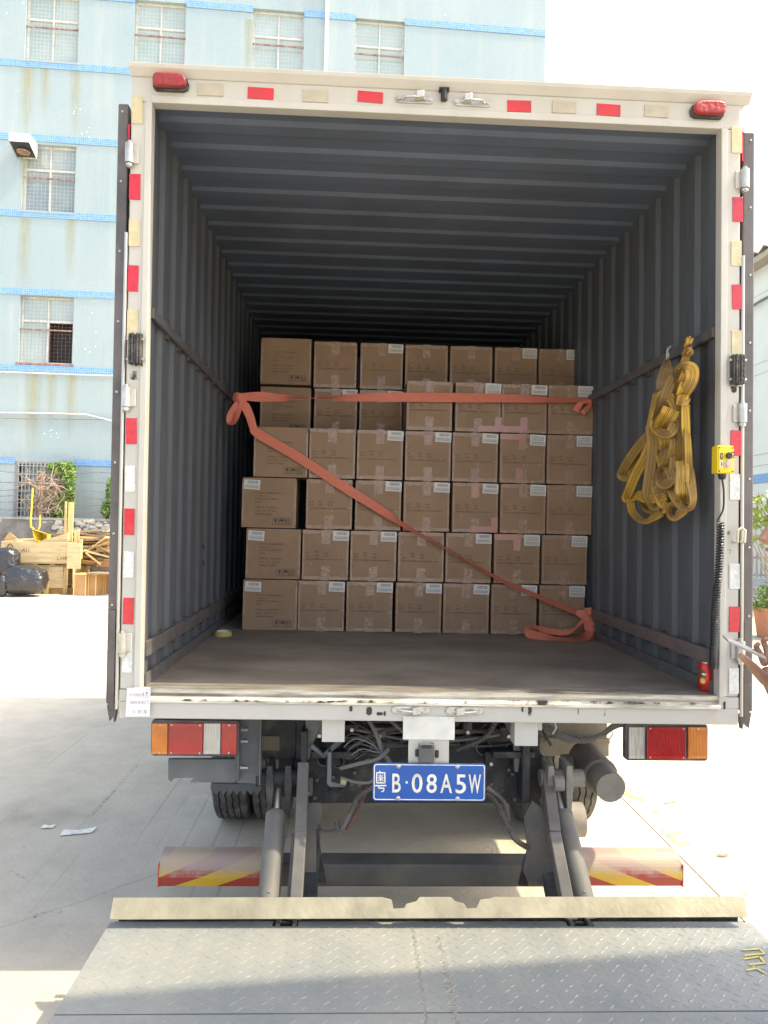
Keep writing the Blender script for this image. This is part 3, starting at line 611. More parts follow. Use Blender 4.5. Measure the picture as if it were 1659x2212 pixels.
for i in range(110):
    p = Wp(random.uniform(68, 122), random.uniform(1030, 1115), random.uniform(16.1, 16.5)); d_ = Vector((random.gauss(0, 1), random.gauss(0, .3), random.gauss(0, 1))).normalized(); pts = [p]
    for j in range(4): d_ = (d_+Vector((random.gauss(0, .5), random.gauss(0, .2), random.gauss(0, .5)))).normalized(); pts.append(pts[-1]+d_*random.uniform(.08, .2))
    k.tube(pts, [.014, .012, .01, .008, .004], 4, cap=False)
for i in range(22):
    p = Wp(94, random.uniform(1040, 1100), 16.3); q = Wp(random.uniform(120, 165), random.uniform(1020, 1080), 16.4); mid = (p+q)/2+Vector((0, 0, random.uniform(-.2, .25)))
    k.tube([p, mid, q], [.018, .014, .006], 4, cap=False)
k.build('branches', twig, dv)
wire = thing('barbed_wire', 'strands of barbed wire strung above the stone boundary wall', 'wire fence', (-7, 16.05, ztop))
for i, y in enumerate((1020, 1042, 1060, 1074, 1088, 1104)):
    k = MB(); P = [Wp(px, y+2*math.sin(px*.05+i)+.019*px-2, 16.05) for px in range(-40, 700, 20)]; k.tube(P, .006, 4, cap=False)
    for p_ in P[::1]:
        k.bar(p_+Vector((-.02, 0, -.03)), p_+Vector((.02, 0, .03)), .006, .006, up=(0, 1, 0))
    k.build('wire_strand', M('old_wire', (.14, .11, .10), .7), wire)
for px in (-30, 250, 480): k = MB(); p = Wp(px, 1118, 16.05); k.box(p.x-.02, p.x+.02, 16.03, 16.07, ztop, ztop+1.3); k.build('post', rustm, wire)
# ------------------------------------------------------------------ right background
rw = M('pale_wall_tile', (.66, .66, .63), .6, col2=(.60, .60, .57), ns=.6); XW = 14.2
rb = thing('grey_building', 'pale grey tiled building with a corrugated roof edge at the right picture edge', 'building', (XW, 30, 0))
zt = 11.4; zbnd = WX(1640, 1034, XW)
k = MB(); k.box(XW, XW+12, 12, 70, 0, zt); k.build('side_wall', rw, rb)
for zz in (4.2, 4.6, 7.5, 7.9, 10.4):
    k = MB(); k.box(XW-.012, XW-.001, 12, 70, zz, zz+.03); k.build('groove_line', M('wall_line', (.45, .46, .45), .7), rb)
k = MB(); k.box(XW-.03, XW-.002, 12, 70, zbnd.z-.16, zbnd.z+.16); k.build('tile_band', bandm, rb)
k = MB(); n = 180; y0 = 12; L1 = []; L2 = []
for i in range(n+1):
    y = y0+58*i/n; dz = .16 if i % 2 else 0; L1.append((XW-.55, y, zt+.2+dz)); L2.append((XW+6, y, zt+2.6+dz))
k.add(L1+L2, [(i, i+1, n+2+i, n+1+i) for i in range(n)]); o_ = k.build('corrugated_roof', M('roof_sheet', (.34, .27, .22), .8, col2=(.24, .2, .17), ns=3), rb); sm = o_.modifiers.new('s', 'SOLIDIFY'); sm.thickness = .03
k = MB(); k.box(XW-.5, XW-.01, 12, 70, zt-.05, zt+.16); k.build('eave_board', M('eave_brown', (.40, .33, .26), .8), rb)
k = MB(); k.tube([WX(1615, 668, XW-.15), WX(1640, 652, XW-.15), WX(1662, 640, XW-.15), WX(1700, 608, XW-.15)], .05, 6)
tag(k.build('overhead_cable', M('cable_grey', (.16, .16, .17), .7)), 'thick dark cable sagging along the grey building under its roof', 'cable')
# railing, planters
rl = thing('yard_railing', 'rusty pale railing of upright pickets behind the shrub', 'railing', (11.5, 20.5, 0)); rmat = M('railing_paint', (.42, .34, .27), .7, col2=(.55, .5, .43), ns=5)
zr1 = Wp(1640, 1198, 19.5).z; zr0 = Wp(1640, 1248, 19.5).z
for i in range(30): x = 11.2+i*.14; k = MB(); k.box(x-.02, x+.02, 19.5, 19.54, zr0, zr1+.04*(i % 2)); k.build('picket', rmat, rl)
for z_ in (zr1-.12, zr0+.05): k = MB(); k.box(11.1, 15.4, 19.541, 19.57, z_, z_+.05); k.build('rail', rmat, rl)
for i, (x, lb) in enumerate(((11.35, 'white concrete planter trough nearest the truck, under the railing'), (12.4, 'second white concrete planter trough, further right under the railing'))):
    k = MB(); k.prism([(x-.48, .0), (x+.42, .0), (x+.48, zr0-.0), (x-.5, zr0-.0)], 19.3, 19.8); tag(k.build('planter', M('planter_white', (.66, .64, .58), .7, col2=(.5, .48, .42), ns=4), bevel=.02), lb, 'planter', 'white planters under the railing')
pv = MB(); 
pave = M('pavement_brick', (.40, .35, .29), .85, col2=(.32, .28, .24), ns=3); 
pv.box(9.2, XW, 9, 70, .0, .12); struct(pv.build('pavement', pave))
# shrub
sh = thing('leafy_shrub', 'yellow-green leafy shrub with thin bare twigs at the right picture edge', 'shrub', (6.9, 8.9, 0))
random.seed(21); k = MB(); tw = MB()
for i in range(26):
    base = Vector((7.1+random.uniform(-.2, .2), 9.1+random.uniform(-.2, .2), 0)); tip = Wp(random.uniform(1612, 1720), random.uniform(1060, 1180), 9.0+random.uniform(-.5, .5)); mid = (base+tip)/2+Vector((random.uniform(-.2, .2), 0, random.uniform(0, .2)))
    tw.tube([base, mid, tip], [.022, .014, .005], 5, cap=False)
for i in range(5200):
    py = random.triangular(1058, 1190, 1085); px = random.uniform(1618, 1740)+(py-1060)*.06
    if mnoise.noise(Vector((px*.07, py*.07, 1))) < -.05: continue
    c_ = Wp(px, py, 9.0+random.uniform(-.6, .6)); leafquad(k, c_, random.uniform(.025, .05), Vector((random.gauss(.5, .6), random.gauss(-.5, .6), random.gauss(.7, .5))).normalized())
k.build('foliage', M('shrub_leaf', (.16, .24, .04), .5, col2=(.30, .36, .06), ns=8), sh, kind='stuff'); tw.build('stem', twig, sh)
pt = thing('potted_plant', 'small green plant in a large terracotta pot on the yard at the right edge', 'potted plant', (6.9, 9.6, 0))
PY = 9.4; pl = Wp(1628, 1312, PY); pc = Wp(1662, 1312, PY); rr = (pc.x-pl.x)
k = MB(); k.lathe((pc.x, PY, 0), [(rr*.68, .0), (rr*.9, pc.z*.9), (rr*1.0, pc.z*.9), (rr*1.02, pc.z), (rr*.9, pc.z), (rr*.86, pc.z-.06)], 'Z', 28); k.build('pot', M('terracotta', (.52, .22, .11), .75, col2=(.42, .18, .1), ns=5), pt, smooth=True)
k = MB(); k.lathe((pc.x, PY, 0), [(rr*.86, pc.z-.09), (rr*.86, pc.z-.055)], 'Z', 20); k.build('soil', darkwood, pt)
k = MB(); tw = MB()
for i in range(14):
    tip = Wp(random.uniform(1636, 1690), random.uniform(1268, 1300), PY+random.uniform(-.2, .2)); tw.tube([Vector((pc.x+random.uniform(-.1, .1), PY, pc.z-.06)), tip], [.008, .004], 4)
    for j in range(32): leafquad(k, tip+Vector((random.gauss(0, .07), random.gauss(0, .07), random.gauss(-.03, .06))), random.uniform(.02, .04))
for j in range(250): leafquad(k, Vector((pc.x+random.gauss(0, .16), PY+random.gauss(0, .13), pc.z+random.uniform(-.02, .06))), .03)
k.build('foliage', leaf_m, pt, kind='stuff'); tw.build('stem', twig, pt)
# ================================================================== THE TRUCK
XF = sheared
F = 1.08; HT = 3.323; WI = 1.117; WO = 1.193; FB = .972; HTOP = 3.429; LEN = 4.2
truck = thing('box_truck', 'white box truck seen from behind with its rear doors folded open and tail lift lowered', 'truck', (0, 2, 0), None)
# rear frame
def post(s):
    k = MB(); xo, xi = s*WO, s*(WI+.002)
    k.box(xo, xi, 0, .035, F+.001, HT-.001); return k.build('rear_post', white_paint, truck, bevel=.006)
post(-1); post(1)
for s in (-1, 1):   # raised inner lip of the opening
    k = MB(); k.box(s*(WI+.022), s*(WI-.004), -.006, .042, F+.001, HT-.001); k.build('jamb_lip', white_paint, truck, bevel=.003)
k = MB(); k.box(-WO, WO, 0, .035, HT, HTOP); k.build('header', white_paint, truck, bevel=.006)
k = MB(); k.box(-WI, WI, -.007, .042, HT-.004, HT+.024); k.build('header_lip', white_paint, truck, bevel=.003)
k = MB(); k.box(-WO, WO, 0, .10, FB, F-.045); k.build('rear_sill', white_paint, truck, bevel=.004)
k = MB(); k.prismX([(-.012, F-.044), (-.012, F-.034), (.02, F-.020), (.02, F-.014), (.008, F-.012), (.008, F-.001), (.10, F-.001), (.10, F-.044)], -WI+.0, WI-.0)
k.build('sill_step', dirty_white, truck)
k = MB(); k.box(-WI, WI, .006, .11, F-.0005, F+.004); k.build('sill_trim', M('worn_steel', (.55, .53, .48), .35, .6, col2=(.25, .22, .18), ns=12, stretch=(.4, 3, 3)), truck)
for s in (-1, 1): k = MB(); k.box(s*WO, s*WI, 0, .1, F-.044, F); k.build('sill_corner', white_paint, truck)
# rain lip above the header, flaring out toward the camera
k = MB(); k.prismX([(-.001, HTOP-.012), (-.006, HTOP-.010), (-.030, HTOP+.012), (-.034, HTOP+.026), (-.028, HTOP+.028), (.0, HTOP+.022), (.1, HTOP+.022), (.1, HTOP+.001), (-.001, HTOP+.001)], -WO-.004, WO+.03)
k.build('rain_lip', white_paint, truck, bevel=.002)
# black grime streaks on the sill and posts, as flat patches
grime = M('grime_soft', (.06, .05, .04), .9); chip = M('paint_chip', (.05, .045, .04), .8)
N_, N, L, b = nodes_of(grime); tc = N.new('ShaderNodeTexCoord'); nz = N.new('ShaderNodeTexNoise'); nz.inputs['Scale'].default_value = 26; nz.inputs['Detail'].default_value = 8
L.new(tc.outputs['Object'], nz.inputs[0]); rp = N.new('ShaderNodeValToRGB'); rp.color_ramp.elements[0].position = .46; rp.color_ramp.elements[1].position = .62; L.new(nz.outputs[0], rp.inputs[0]); L.new(rp.outputs[0], b.inputs['Alpha'])
def patch(px0, py0, px1, py1, Y, mat, name='grime_mark', seed=0, parent=None):
    p = A(px0, py0, Y); q = A(px1, py1, Y); n = 9; pts = []
    random.seed(seed+int(px0)); cxp, czp = (p.x+q.x)/2, (p.z+q.z)/2; hx, hz = abs(q.x-p.x)/2, abs(q.z-p.z)/2
    for j in range(n*2):
        a = 2*math.pi*j/(n*2); c_, s_ = math.cos(a), math.sin(a); f = 1/max(abs(c_), abs(s_)); f = min(f, 1.2)*random.uniform(.75, 1.0); pts.append((cxp+hx*c_*f, czp+hz*s_*f))
    k = MB(); k.add([(x, Y, z) for x, z in pts], [tuple(range(len(pts)))]); return k.build(name, mat, parent or truck)
patch(1055, 1511, 1330, 1526, -.0155, grime); patch(1200, 1513, 1560, 1524, -.0158, grime)
patch(330, 1508, 760, 1520, -.0152, grime); patch(700, 1510, 1060, 1522, -.0154, grime)
for c_ in ((754, 1524, 762, 1538), (790, 1526, 804, 1546), (812, 1538, 828, 1546), (828, 1536, 834, 1547), (1126, 1526, 1131, 1539), (1248, 1530, 1250, 1545), (1562, 1514, 1568, 1534)):
    patch(*c_, -.0012, chip, 'paint_chip')

patch(1569, 1144, 1577, 1160, -.001, grime); patch(1568, 1186, 1580, 1196, -.001, grime); patch(280, 800, 310, 822, -.0012, grime); patch(1578, 826, 1592, 850, -.001, grime)
for x in (985, 990, 1140, 1300): patch(x, 1522, x+9, 1548, -.0014, grime, seed=3)
# body shell: corrugated side walls, ribbed ceiling, front wall, floor
def corr(L0, L1, per, dep, x_of):
    out = []; y = L0
    while y < L1-1e-6:
        for f, d in ((0, 0), (.40, 0), (.52, dep), (.88, dep)): out.append((min(y+f*per, L1), d))
        y += per
    out.append((L1, 0)); return out
for s in (-1, 1):
    pr = corr(.035, LEN, .205, .015, 0); k = MB(); x0 = s*(WI+.004)
    vs_ = [(x0+s*d, y, F-.02) for y, d in pr]+[(x0+s*d, y, HT+.03) for y, d in pr]; n = len(pr)
    k.add(vs_, [(i, i+1, n+i+1, n+i) for i in range(n-1)]); k.build('corrugated_wall', inner_steel, truck)
    k = MB(); k.box(s*(WO-.003), s*(WO-.02), .036, LEN, FB, HTOP-.02); k.build('outer_side_panel', white_paint, truck)
pr = corr(.0355, LEN, .205, .011, 0); n = len(pr); k = MB()
vs_ = [(-WI-.06, y, HT+.004-d+.011) for y, d in pr]+[(WI+.06, y, HT+.004-d+.011) for y, d in pr]
k.add(vs_, [(i, i+1, n+i+1, n+i) for i in range(n-1)]); k.build('ribbed_ceiling', ceil_steel, truck)
k = MB(); k.box(-WO+.021, WO-.021, .036, LEN, HTOP-.03, HTOP); k.build('roof_panel', white_paint, truck)
k = MB(); k.box(-WO+.021, WO-.021, LEN+.001, LEN+.05, FB, HTOP-.03); k.build('front_wall', ceil_steel, truck)
k = MB(); k.box(-WI-.04, WI+.04, .111, LEN, F-.04, F+.002); k.build('floor_panel', floor_steel, truck)
for s in (-1, 1):
    k = MB(); k.box(s*(WI+.0), s*(WI-.010), .046, LEN, F+.0025, F+.05); k.build('kick_strip', rail_steel, truck)
    for z, mt, hh in ((2.5237, rail_steel, .021), (1.225, rust_rail if s > 0 else rail_steel, .030)):
        k = MB(); k.box(s*(WI-.014), s*(WI+.003), .045, LEN, z-hh, z+hh); k.build('lashing_rail', mt, truck, bevel=.004)
    k = MB()
    for i in range(18):
        y = .3+i*.205
        for z in (2.5237, 1.225):
            for dz in (-.030, .030): k.box(s*(WI-.008), s*(WI+.004), y-.02, y+.02, z+dz-.012, z+dz+.012)
    k.build('weld_bead', M('weld', (.07, .06, .055), .8, bump=.5), truck, kind='stuff')
# grime streaks on the inside walls
# cab ahead of the box and chassis rails
k = MB(); k.prismX([(4.32, .55), (6.0, .55), (6.05, 1.4), (5.75, 2.3), (4.32, 2.35)], -1.02, 1.02); k.build('cab', white_paint, truck, bevel=.05)
for s in (-1, 1): k = MB(); k.box(s*.42, s*.36, .25, 5.9, .72, .93); k.build('chassis_rail', chassis, truck)
for y in (.5, 1.2, 2.2, 3.2): k = MB(); k.box(-1.15, 1.15, y, y+.06, .931, FB-.001); k.build('floor_bearer', chassis, truck)
# reflectors
for i, (x, y, w_, h_, m_) in enumerate(((296, 237, 24, 60, 'c'), (291, 403, 24, 56, 'r'), (290, 503, 24, 58, 'c'), (287, 601, 23, 57, 'r'), (286, 700, 24, 60, 'c'), (283.5, 931, 23, 56, 'r'), (281, 1034, 22, 57, 'w'), (279, 1127, 22, 57, 'r'), (277.5, 1220, 22, 57, 'w'), (277, 1320, 23, 57, 'r'), (274.5, 1428, 22, 50, 'w'),
        (1592, 302, 23, 57, 'c'), (1594, 452, 22, 54, 'r'), (1591, 547, 23, 55, 'c'), (1593, 641, 22, 54, 'r'), (1592, 739, 23, 52, 'c'), (1590, 957, 23, 55, 'r'), (1588, 1052, 23, 56, 'w'), (1587, 1245, 23, 55, 'w'), (1587, 1338, 23, 55, 'r'), (1585.5, 1471, 22, 56, 'w'))):
    c_ = cbox('reflector', x, y, w_, h_, -.004, .0035, {'c': cream_reflect, 'r': red_reflect, 'w': white_reflect}[m_], truck, bevel=.001, tilt=random.uniform(-.02, .02), label={'c': 'faded cream reflector', 'r': 'red reflector', 'w': 'white reflector'}[m_])
for (x, y, w_, h_, m_) in ((454, 193, 56, 27, 'c'), (563, 201, 56, 25, 'r'), (681, 207, 55, 27, 'c'), (800, 209, 55, 24, 'r'), (1122, 229, 52, 25, 'r'), (1219, 231, 52, 26, 'c'), (1315, 237, 52, 25, 'r'), (1418, 240, 52, 25, 'c')):
    cbox('reflector', x, y, w_, h_, -.004, .0035, {'c': M('cream_reflector_dull', (.46, .42, .33), .5, col2=(.40, .36, .28), ns=20), 'r': red_faded}[m_], truck, bevel=.001, tilt=random.uniform(-.03, .05), label={'c': 'faded cream reflector', 'r': 'red reflector'}[m_])
# marker lamps on the header
for (x, y, s) in ((371, 184, 1), (1524, 243, -1)):
    c_ = A(x, y, -.0); D = 2.845/FPX; hw, hh = 38*D, 17*D
    k = MB(); prof = [(-1, .2), (-.9, .85), (-.6, 1), (.5, .95), (.9, .6), (1, 0), (.95, -.7), (.7, -1), (-.85, -1), (-1, -.6)]
    k.prism([(c_.x+s*a*hw, c_.z+b_*hh) for a, b_ in prof], -.018, -.001); lb = k.build('marker_lamp', black_rubber, truck, bevel=.003)
    k = MB(); k.prism([(c_.x+s*a*hw*.93, c_.z+b_*hh*.86) for a, b_ in prof], -.045, -.019); k.build('lamp_lens', red_marker, lb, bevel=.008)
# hinges
for (x, y, s) in ((281, 333, -1), (274, 858, -1), (266, 1388, -1), (1607, 388, 1), (1602, 893, 1), (1598, 1405, 1)):
    c_ = A(x, y, -.01); xx = c_.x
    k = MB(); k.cyl((xx, -.016, c_.z-.037), (xx, -.016, c_.z+.037), .017, n=16); hg = k.build('hinge', zinc, truck, smooth=True)
    k = MB(); k.cyl((xx, -.016, c_.z-.055), (xx, -.016, c_.z+.048), .008, n=8); k.cyl((xx, -.016, c_.z-.050), (xx, -.016, c_.z-.039), .013, n=6); k.build('hinge_pin', bolt_steel, hg)
    k = MB(); k.box(xx-s*.002, xx-s*.032, -.010, -.001, c_.z-.034, c_.z+.034); k.build('hinge_leaf', white_paint, hg, bevel=.002)
# rubber bumpers on the posts
for (x, y, s) in ((296, 757, -1), (1588, 801, 1)):
    c_ = A(x, y, 0); bp_ = None
    k = MB(); k.box(c_.x-.024, c_.x+.024, -.006, -.001, c_.z-.062, c_.z+.062); bp_ = k.build('buffer_plate', bolt_steel, truck)
    for i in range(5):
        k = MB(); x0 = c_.x-.024+i*.0098; dz = .003*math.sin(i*2.3); k.box(x0, x0+.009, -.034-.002*(i % 2), -.0065, c_.z-.058+dz, c_.z+.058+dz); k.build('rubber_pad', black_rubber, bp_, bevel=.003)
    for dz in (-.038, .038): k = MB(); k.cyl((c_.x-.034, -.02, c_.z+dz), (c_.x+.034, -.02, c_.z+dz), .0055, n=8); k.build('through_bolt', bolt_steel, bp_)
# latch keepers (header and sill)
for (x, y, s) in ((895, 216, 1), (1020, 223, -1), (887, 1533, 1), (1003, 1535, -1)):
    c_ = A(x, y, 0); k = MB(); hw = .075; hh = .015
    k.prism([(c_.x+a*hw, c_.z+b_*hh) for a, b_ in ((-1, 0), (-.95, .7), (-.8, 1), (.8, 1), (.95, .7), (1, 0), (.95, -.7), (.8, -1), (-.8, -1), (-.95, -.7))], -.007, -.001)
    lk = k.build('latch_plate', zinc, truck, bevel=.002)
    for dx in (-.062, .062): k = MB(); k.cyl((c_.x+dx, -.013, c_.z), (c_.x+dx, -.0071, c_.z), .0085, n=10); k.build('bolt_head', zinc, lk)
    top = y < 1000
    k = MB(); xx = c_.x+s*.02; k.obox((xx, -.02, c_.z+(.008 if top else 0)), (.016, 0, .003), (0, .013, 0), (0, 0, .014)); k.build('latch_hook', zinc, lk, bevel=.004)
    k = MB(); k.tube([(c_.x-s*.05, -.008, c_.z-.004), (c_.x-s*.035, -.022, c_.z), (c_.x-s*.005, -.028, c_.z-.002), (c_.x+s*.03, -.022, c_.z), (c_.x+s*.045, -.008, c_.z-.002)], .005, 8); k.build('latch_strap', zinc, lk)
# reversing camera
c_ = A(958, 208, -.0); k = MB(); k.box(c_.x-.02, c_.x+.02, -.03, -.001, c_.z+.012, c_.z+.02); cam_b = k.build('rear_camera', black_plastic, truck, bevel=.002)
k = MB(); k.cyl((c_.x, -.018, c_.z-.026), (c_.x, -.018, c_.z+.0115), .013, n=14); k.build('camera_body', black_plastic, cam_b, smooth=True)
# keeper ring on the right post
c_ = A(1590, 1156, 0); k = MB(); k.tube([(c_.x-.01, -.002, c_.z-.028), (c_.x-.01, -.03, c_.z-.026), (c_.x-.01, -.034, c_.z+.02), (c_.x+.004, -.034, c_.z+.03), (c_.x+.018, -.034, c_.z+.02), (c_.x+.018, -.03, c_.z-.026), (c_.x+.018, -.002, c_.z-.028)], .0055, 8); k.build('door_keeper', M('cream_steel', (.62, .58, .44), .4), truck, smooth=True)
# doors folded back along the sides
for s in (-1, 1):
    xi = s*(WO+.012); xo = s*(WO+.056); z0, z1 = FB+.055, 3.36 if s < 0 else 3.30
    if s > 0: xi = WO+.014; xo = WO+.05
    else: xo = -WO-.040; z1 = 3.315
    if s > 0: z1 = 3.318
    k = MB(); k.box(xi, xo, .05, 1.18, z0, z1); d = k.build('rear_door', white_paint, truck, bevel=.003)
    k = MB(); k.box(xi+s*.002, xo+s*.014, .012, .049, z0-.005, z1+.005); k.build('door_seal', door_edge, d, bevel=.006, smooth=False)
    k = MB(); k.box(xo+s*.001, xo+s*.012, .05, .075, z0, z1+.002); k.build('seal_fin', door_edge, d)
    k = MB()
    for i in range(9): k.cyl((xo-s*.004, .008, z0+.1+i*.27), (xo-s*.004, .0115, z0+.1+i*.27), .0045, n=8)
    k.build('rivet', bolt_steel, d)
    k = MB(); k.cyl((xi-s*.003, .0, z0-.02), (xi-s*.003, .0, z1-.5), .007, n=10); k.build('lock_rod', bolt_steel, d, smooth=True)
    k = MB(); k.box(xi+s*.008, xi+s*.03, .0, .0115, z0-.02, z0+.35); k.build('edge_trim', door_edge, d)
    for (y_, hh) in (((300, 50) if s < 0 else (315, 60)),):
        c_ = A(277 if s < 0 else 1607, y_, .002); k = MB(); k.box(xi-s*.001, xi-s*.006, .004, .09, c_.z-.06, c_.z+.06); k.build('reflector', red_reflect, d, label='red reflector on the inner door edge')
    for zz in (z0-.02,): k = MB(); k.prism([(xi, zz), (xo+s*.01, zz+.01), (xo, zz-.05), (xi+s*.015, zz-.03), (xi+s*.01, zz-.055)], .015, .04); k.build('torn_seal', door_edge, d)
# ---------------------------------------------------------------- number plate and its bracket
cbox('plate_bracket', 926.5, 1573, 112, 50, -.008, .006, M('chequer_white', (.70, .69, .64), .45, col2=(.58, .57, .52), ns=6, bump=.04, bs=40), truck, bevel=.001)
cbox('plate_bracket', 926, 1624, 88, 52, -.003, .006, white_paint, truck, bevel=.001)
cbox('white_bracket', 720, 1577, 49, 52, .03, .08, white_paint, truck); cbox('white_bracket', 1137, 1580, 51, 63, .03, .08, white_paint, truck); cbox('white_bracket', 1163, 1563, 17, 30, .05, .05, white_paint, truck)
sn = cbox('sensor_box', 922, 1628, 34, 40, -.032, .024, M('sensor_grey', (.10, .10, .10), .55), truck, bevel=.004)
cbox('sensor_ear', 901, 1627, 8, 16, -.010, .006, black_plastic, sn); cbox('sensor_ear', 944, 1629, 8, 16, -.010, .006, black_plastic, sn)
cbox('sensor_slot', 922, 1613, 22, 7, -.0345, .002, black_plastic, sn, bevel=.001)
YP = -.02
pc = A(927.5, 1689.5, YP); D = (pc-CAM).dot(FV)/FPX; PW, PH = 245*D/2, 81*D/2
def rrect(cx_, cz_, w_, h_, r, n=5):
    out = []
    for (sx, sz, a0_) in ((1, 1, 0), (-1, 1, 90), (-1, -1, 180), (1, -1, 270)):
        for i in range(n+1): a = math.radians(a0_+90*i/n); out.append((cx_+sx*(w_-r)+r*math.cos(a), cz_+sz*(h_-r)+r*math.sin(a)))
    return out
k = MB(); k.prism(rrect(pc.x, pc.z, PW, PH, .012), YP, YP+.002); plate = k.build('number_plate', blue_plate, truck, bevel=.0006)
o_, i_ = rrect(pc.x, pc.z, PW-.004, PH-.004, .010), rrect(pc.x, pc.z, PW-.0075, PH-.0075, .007)
n = len(o_); k = MB(); k.add([(x, YP-.0022, z) for x, z in o_+i_], [(j, (j+1) % n, (j+1) % n+n, j+n) for j in range(n)]); k.build('plate_border', plate_white, plate)
tp = .0
def glyph(txt, X0, X1, Y0, Y1, sxz=1.0, mat=plate_white, parent=plate, Y=YP-.0024, bold=.0, name='plate_character'):
    me = text_mesh(txt, 1.0, mat, bold=bold, res=3); xs = [v.co.x for v in me.vertices]; zs = [v.co.z for v in me.vertices]
    me2 = me.copy(); x0, x1, z0, z1 = min(xs), max(xs), min(zs), max(zs)
    p = A(X0, Y1, Y); q = A(X1, Y0, Y)
    for v in me2.vertices:
        u = (v.co.x-x0)/(x1-x0); t = (v.co.z-z0)/(z1-z0); xx = p.x+(q.x-p.x)*u; zz = p.z+(q.z-p.z)*t
        v.co = Vector(sheared((xx, Y, zz)))
    put(name, me2, parent, (0, 0, 0))
for ch, X0, X1, Y0, Y1 in (('B', 847, 866, 1671, 1712), ('0', 889, 913, 1671, 1713), ('8', 921, 944, 1672, 1713), ('A', 951, 977, 1672, 1713), ('5', 984, 1007, 1673, 1714), ('W', 1012, 1039, 1673, 1714)):
    glyph(ch, X0, X1, Y0, Y1, bold=.012)
c_ = A(878.5, 1690, YP-.0024); k = MB(); k.cyl((c_.x, YP-.0028, c_.z), (c_.x, YP-.0022, c_.z), .0048, n=12); k.build('plate_character', plate_white, plate)
# province character built of strokes
def stroke(k, pts, wd):
    P = [A(811+(x)*.46, 1663+y*.46, YP-.0025) for x, y in pts]
    for a_, b2 in zip(P, P[1:]):
        k.bar(a_, b2, .0008, wd*D, up=(0, 1, 0)) if False else k.obox((a_+b2)/2, (b2-a_)/2*1.05, (0, .0004, 0), ((b2-a_).normalized().cross(Vector((0, 1, 0))))*wd*D/2)
k = MB()
for s_, w_ in (([(22, 6), (18, 14)], 3), ([(6, 14), (6, 62)], 2.6), ([(6, 14), (44, 14)], 2.6), ([(44, 14), (44, 62)], 2.6), ([(6, 61), (44, 61)], 2.6), ([(25, 22), (25, 54)], 2), ([(13, 38), (38, 38)], 2), ([(16, 24), (21, 33)], 1.8), ([(35, 24), (30, 33)], 1.8), ([(24, 40), (14, 52)], 1.8), ([(26, 40), (37, 52)], 1.8),
                 ([(0, 74), (50, 74)], 2.6), ([(20, 74), (13, 86)], 2.6), ([(13, 86), (40, 86)], 2.6), ([(40, 86), (38, 100)], 2.6), ([(38, 100), (28, 102)], 2.6)): stroke(k, s_, w_)
k.build('plate_character', plate_white, plate)
for (x, y) in ((861, 1655), (988, 1656), (860, 1724), (988, 1725)):
    c_ = A(x, y, YP); k = MB(); k.lathe((c_.x, YP-.006, c_.z), [(.0085, .0055), (.0085, .002), (.005, 0)], 'Y', 12); k.build('plate_screw', bolt_steel, plate, smooth=True)
# ---------------------------------------------------------------- tail lamps
hous = M('lamp_housing', (.05, .045, .045), .55, col2=(.12, .11, .10), ns=10)
def tail(px0, px1, py0, py1, lenses, lab):
    Y = .06; a_ = A(px0, py1, Y); b2 = A(px1, py0, Y)
    k = MB(); k.prism(rrect((a_.x+b2.x)/2, (a_.z+b2.z)/2, (b2.x-a_.x)/2, (b2.z-a_.z)/2, .015), Y, Y+.03); t = k.build('tail_lamp', hous, truck, bevel=.004, label=lab)
    k = MB(); k.box(a_.x+.02, b2.x-.005, Y+.01, Y+.12, b2.z-.0, b2.z+.022); k.build('lamp_bracket', black_plastic, t)
    for (x0, x1, mt) in lenses:
        p = A(x0, py1-5, Y); q = A(x1, py0+5, Y); k = MB(); k.box(p.x, q.x-.0015, Y-.008, Y-.0005, p.z, q.z); l = k.build('lamp_lens', mt, t, bevel=.002)
        if q.x-p.x > .03:
            k = MB(); n = max(3, int((q.x-p.x)/.006)) 
            for i in range(n):
                xx = p.x+.004+(q.x-p.x-.010)*i/(n-1); k.box(xx-.0009, xx+.0009, Y-.0095, Y-.0082, p.z+.012, q.z-.012)
            k.build('lens_rib', mt, l)
        for zz in (p.z+.006, q.z-.006):
            for xx in ([p.x+.012, q.x-.012] if x1-x0 > 60 else [(p.x+q.x)/2]):
                k = MB(); k.cyl((xx, Y-.0105, zz), (xx, Y-.0082, zz), .0035, n=8); k.build('lens_screw', bolt_steel, l)
tail(325, 517, 1557, 1633, ((328, 364, amber_lens), (364, 440, red_lens), (440, 478, clear_lens), (478, 513, red_lens)), 'left tail lamp, amber at its outer end')
tail(1350, 1530, 1565, 1643, ((1357, 1392, clear_lens), (1396, 1481, red_lens), (1485, 1526, amber_lens)), 'right tail lamp, amber at its outer end')
# ---------------------------------------------------------------- underside
def pbx(name, x0, y0, x1, y1, Y, dep, mat, parent=truck, bevel=.003, label=None, Yb=None):
    p = A(x0, y1, Y); q = A(x1, y0, Y); k = MB(); k.box(p.x, q.x, Y, Y+dep, p.z, q.z); return k.build(name, mat, parent, bevel=bevel, label=label)
def poly(name, pts, Y, dep, mat, parent=truck, bevel=.002):
    P = [A(x, y, Y) for x, y in pts]; k = MB(); k.prism([(p.x, p.z) for p in P], Y, Y+dep); return k.build(name, mat, parent, bevel=bevel)
poly('lamp_carrier', [(363, 1640), (363, 1683), (369, 1690), (375, 1682), (420, 1680), (410, 1690), (508, 1691), (516, 1676), (516, 1555), (508, 1555), (508, 1640)], .14, .02, grey_panel)
poly('bracket_plate', [(514, 1551), (563, 1551), (563, 1698), (555, 1694), (514, 1692)], .17, .03, grey_panel)
pbx('bracket_edge', 512, 1551, 517, 1692, .10, .07, grey_panel); pbx('bracket_edge', 559, 1551, 564, 1697, .12, .05, grey_panel)
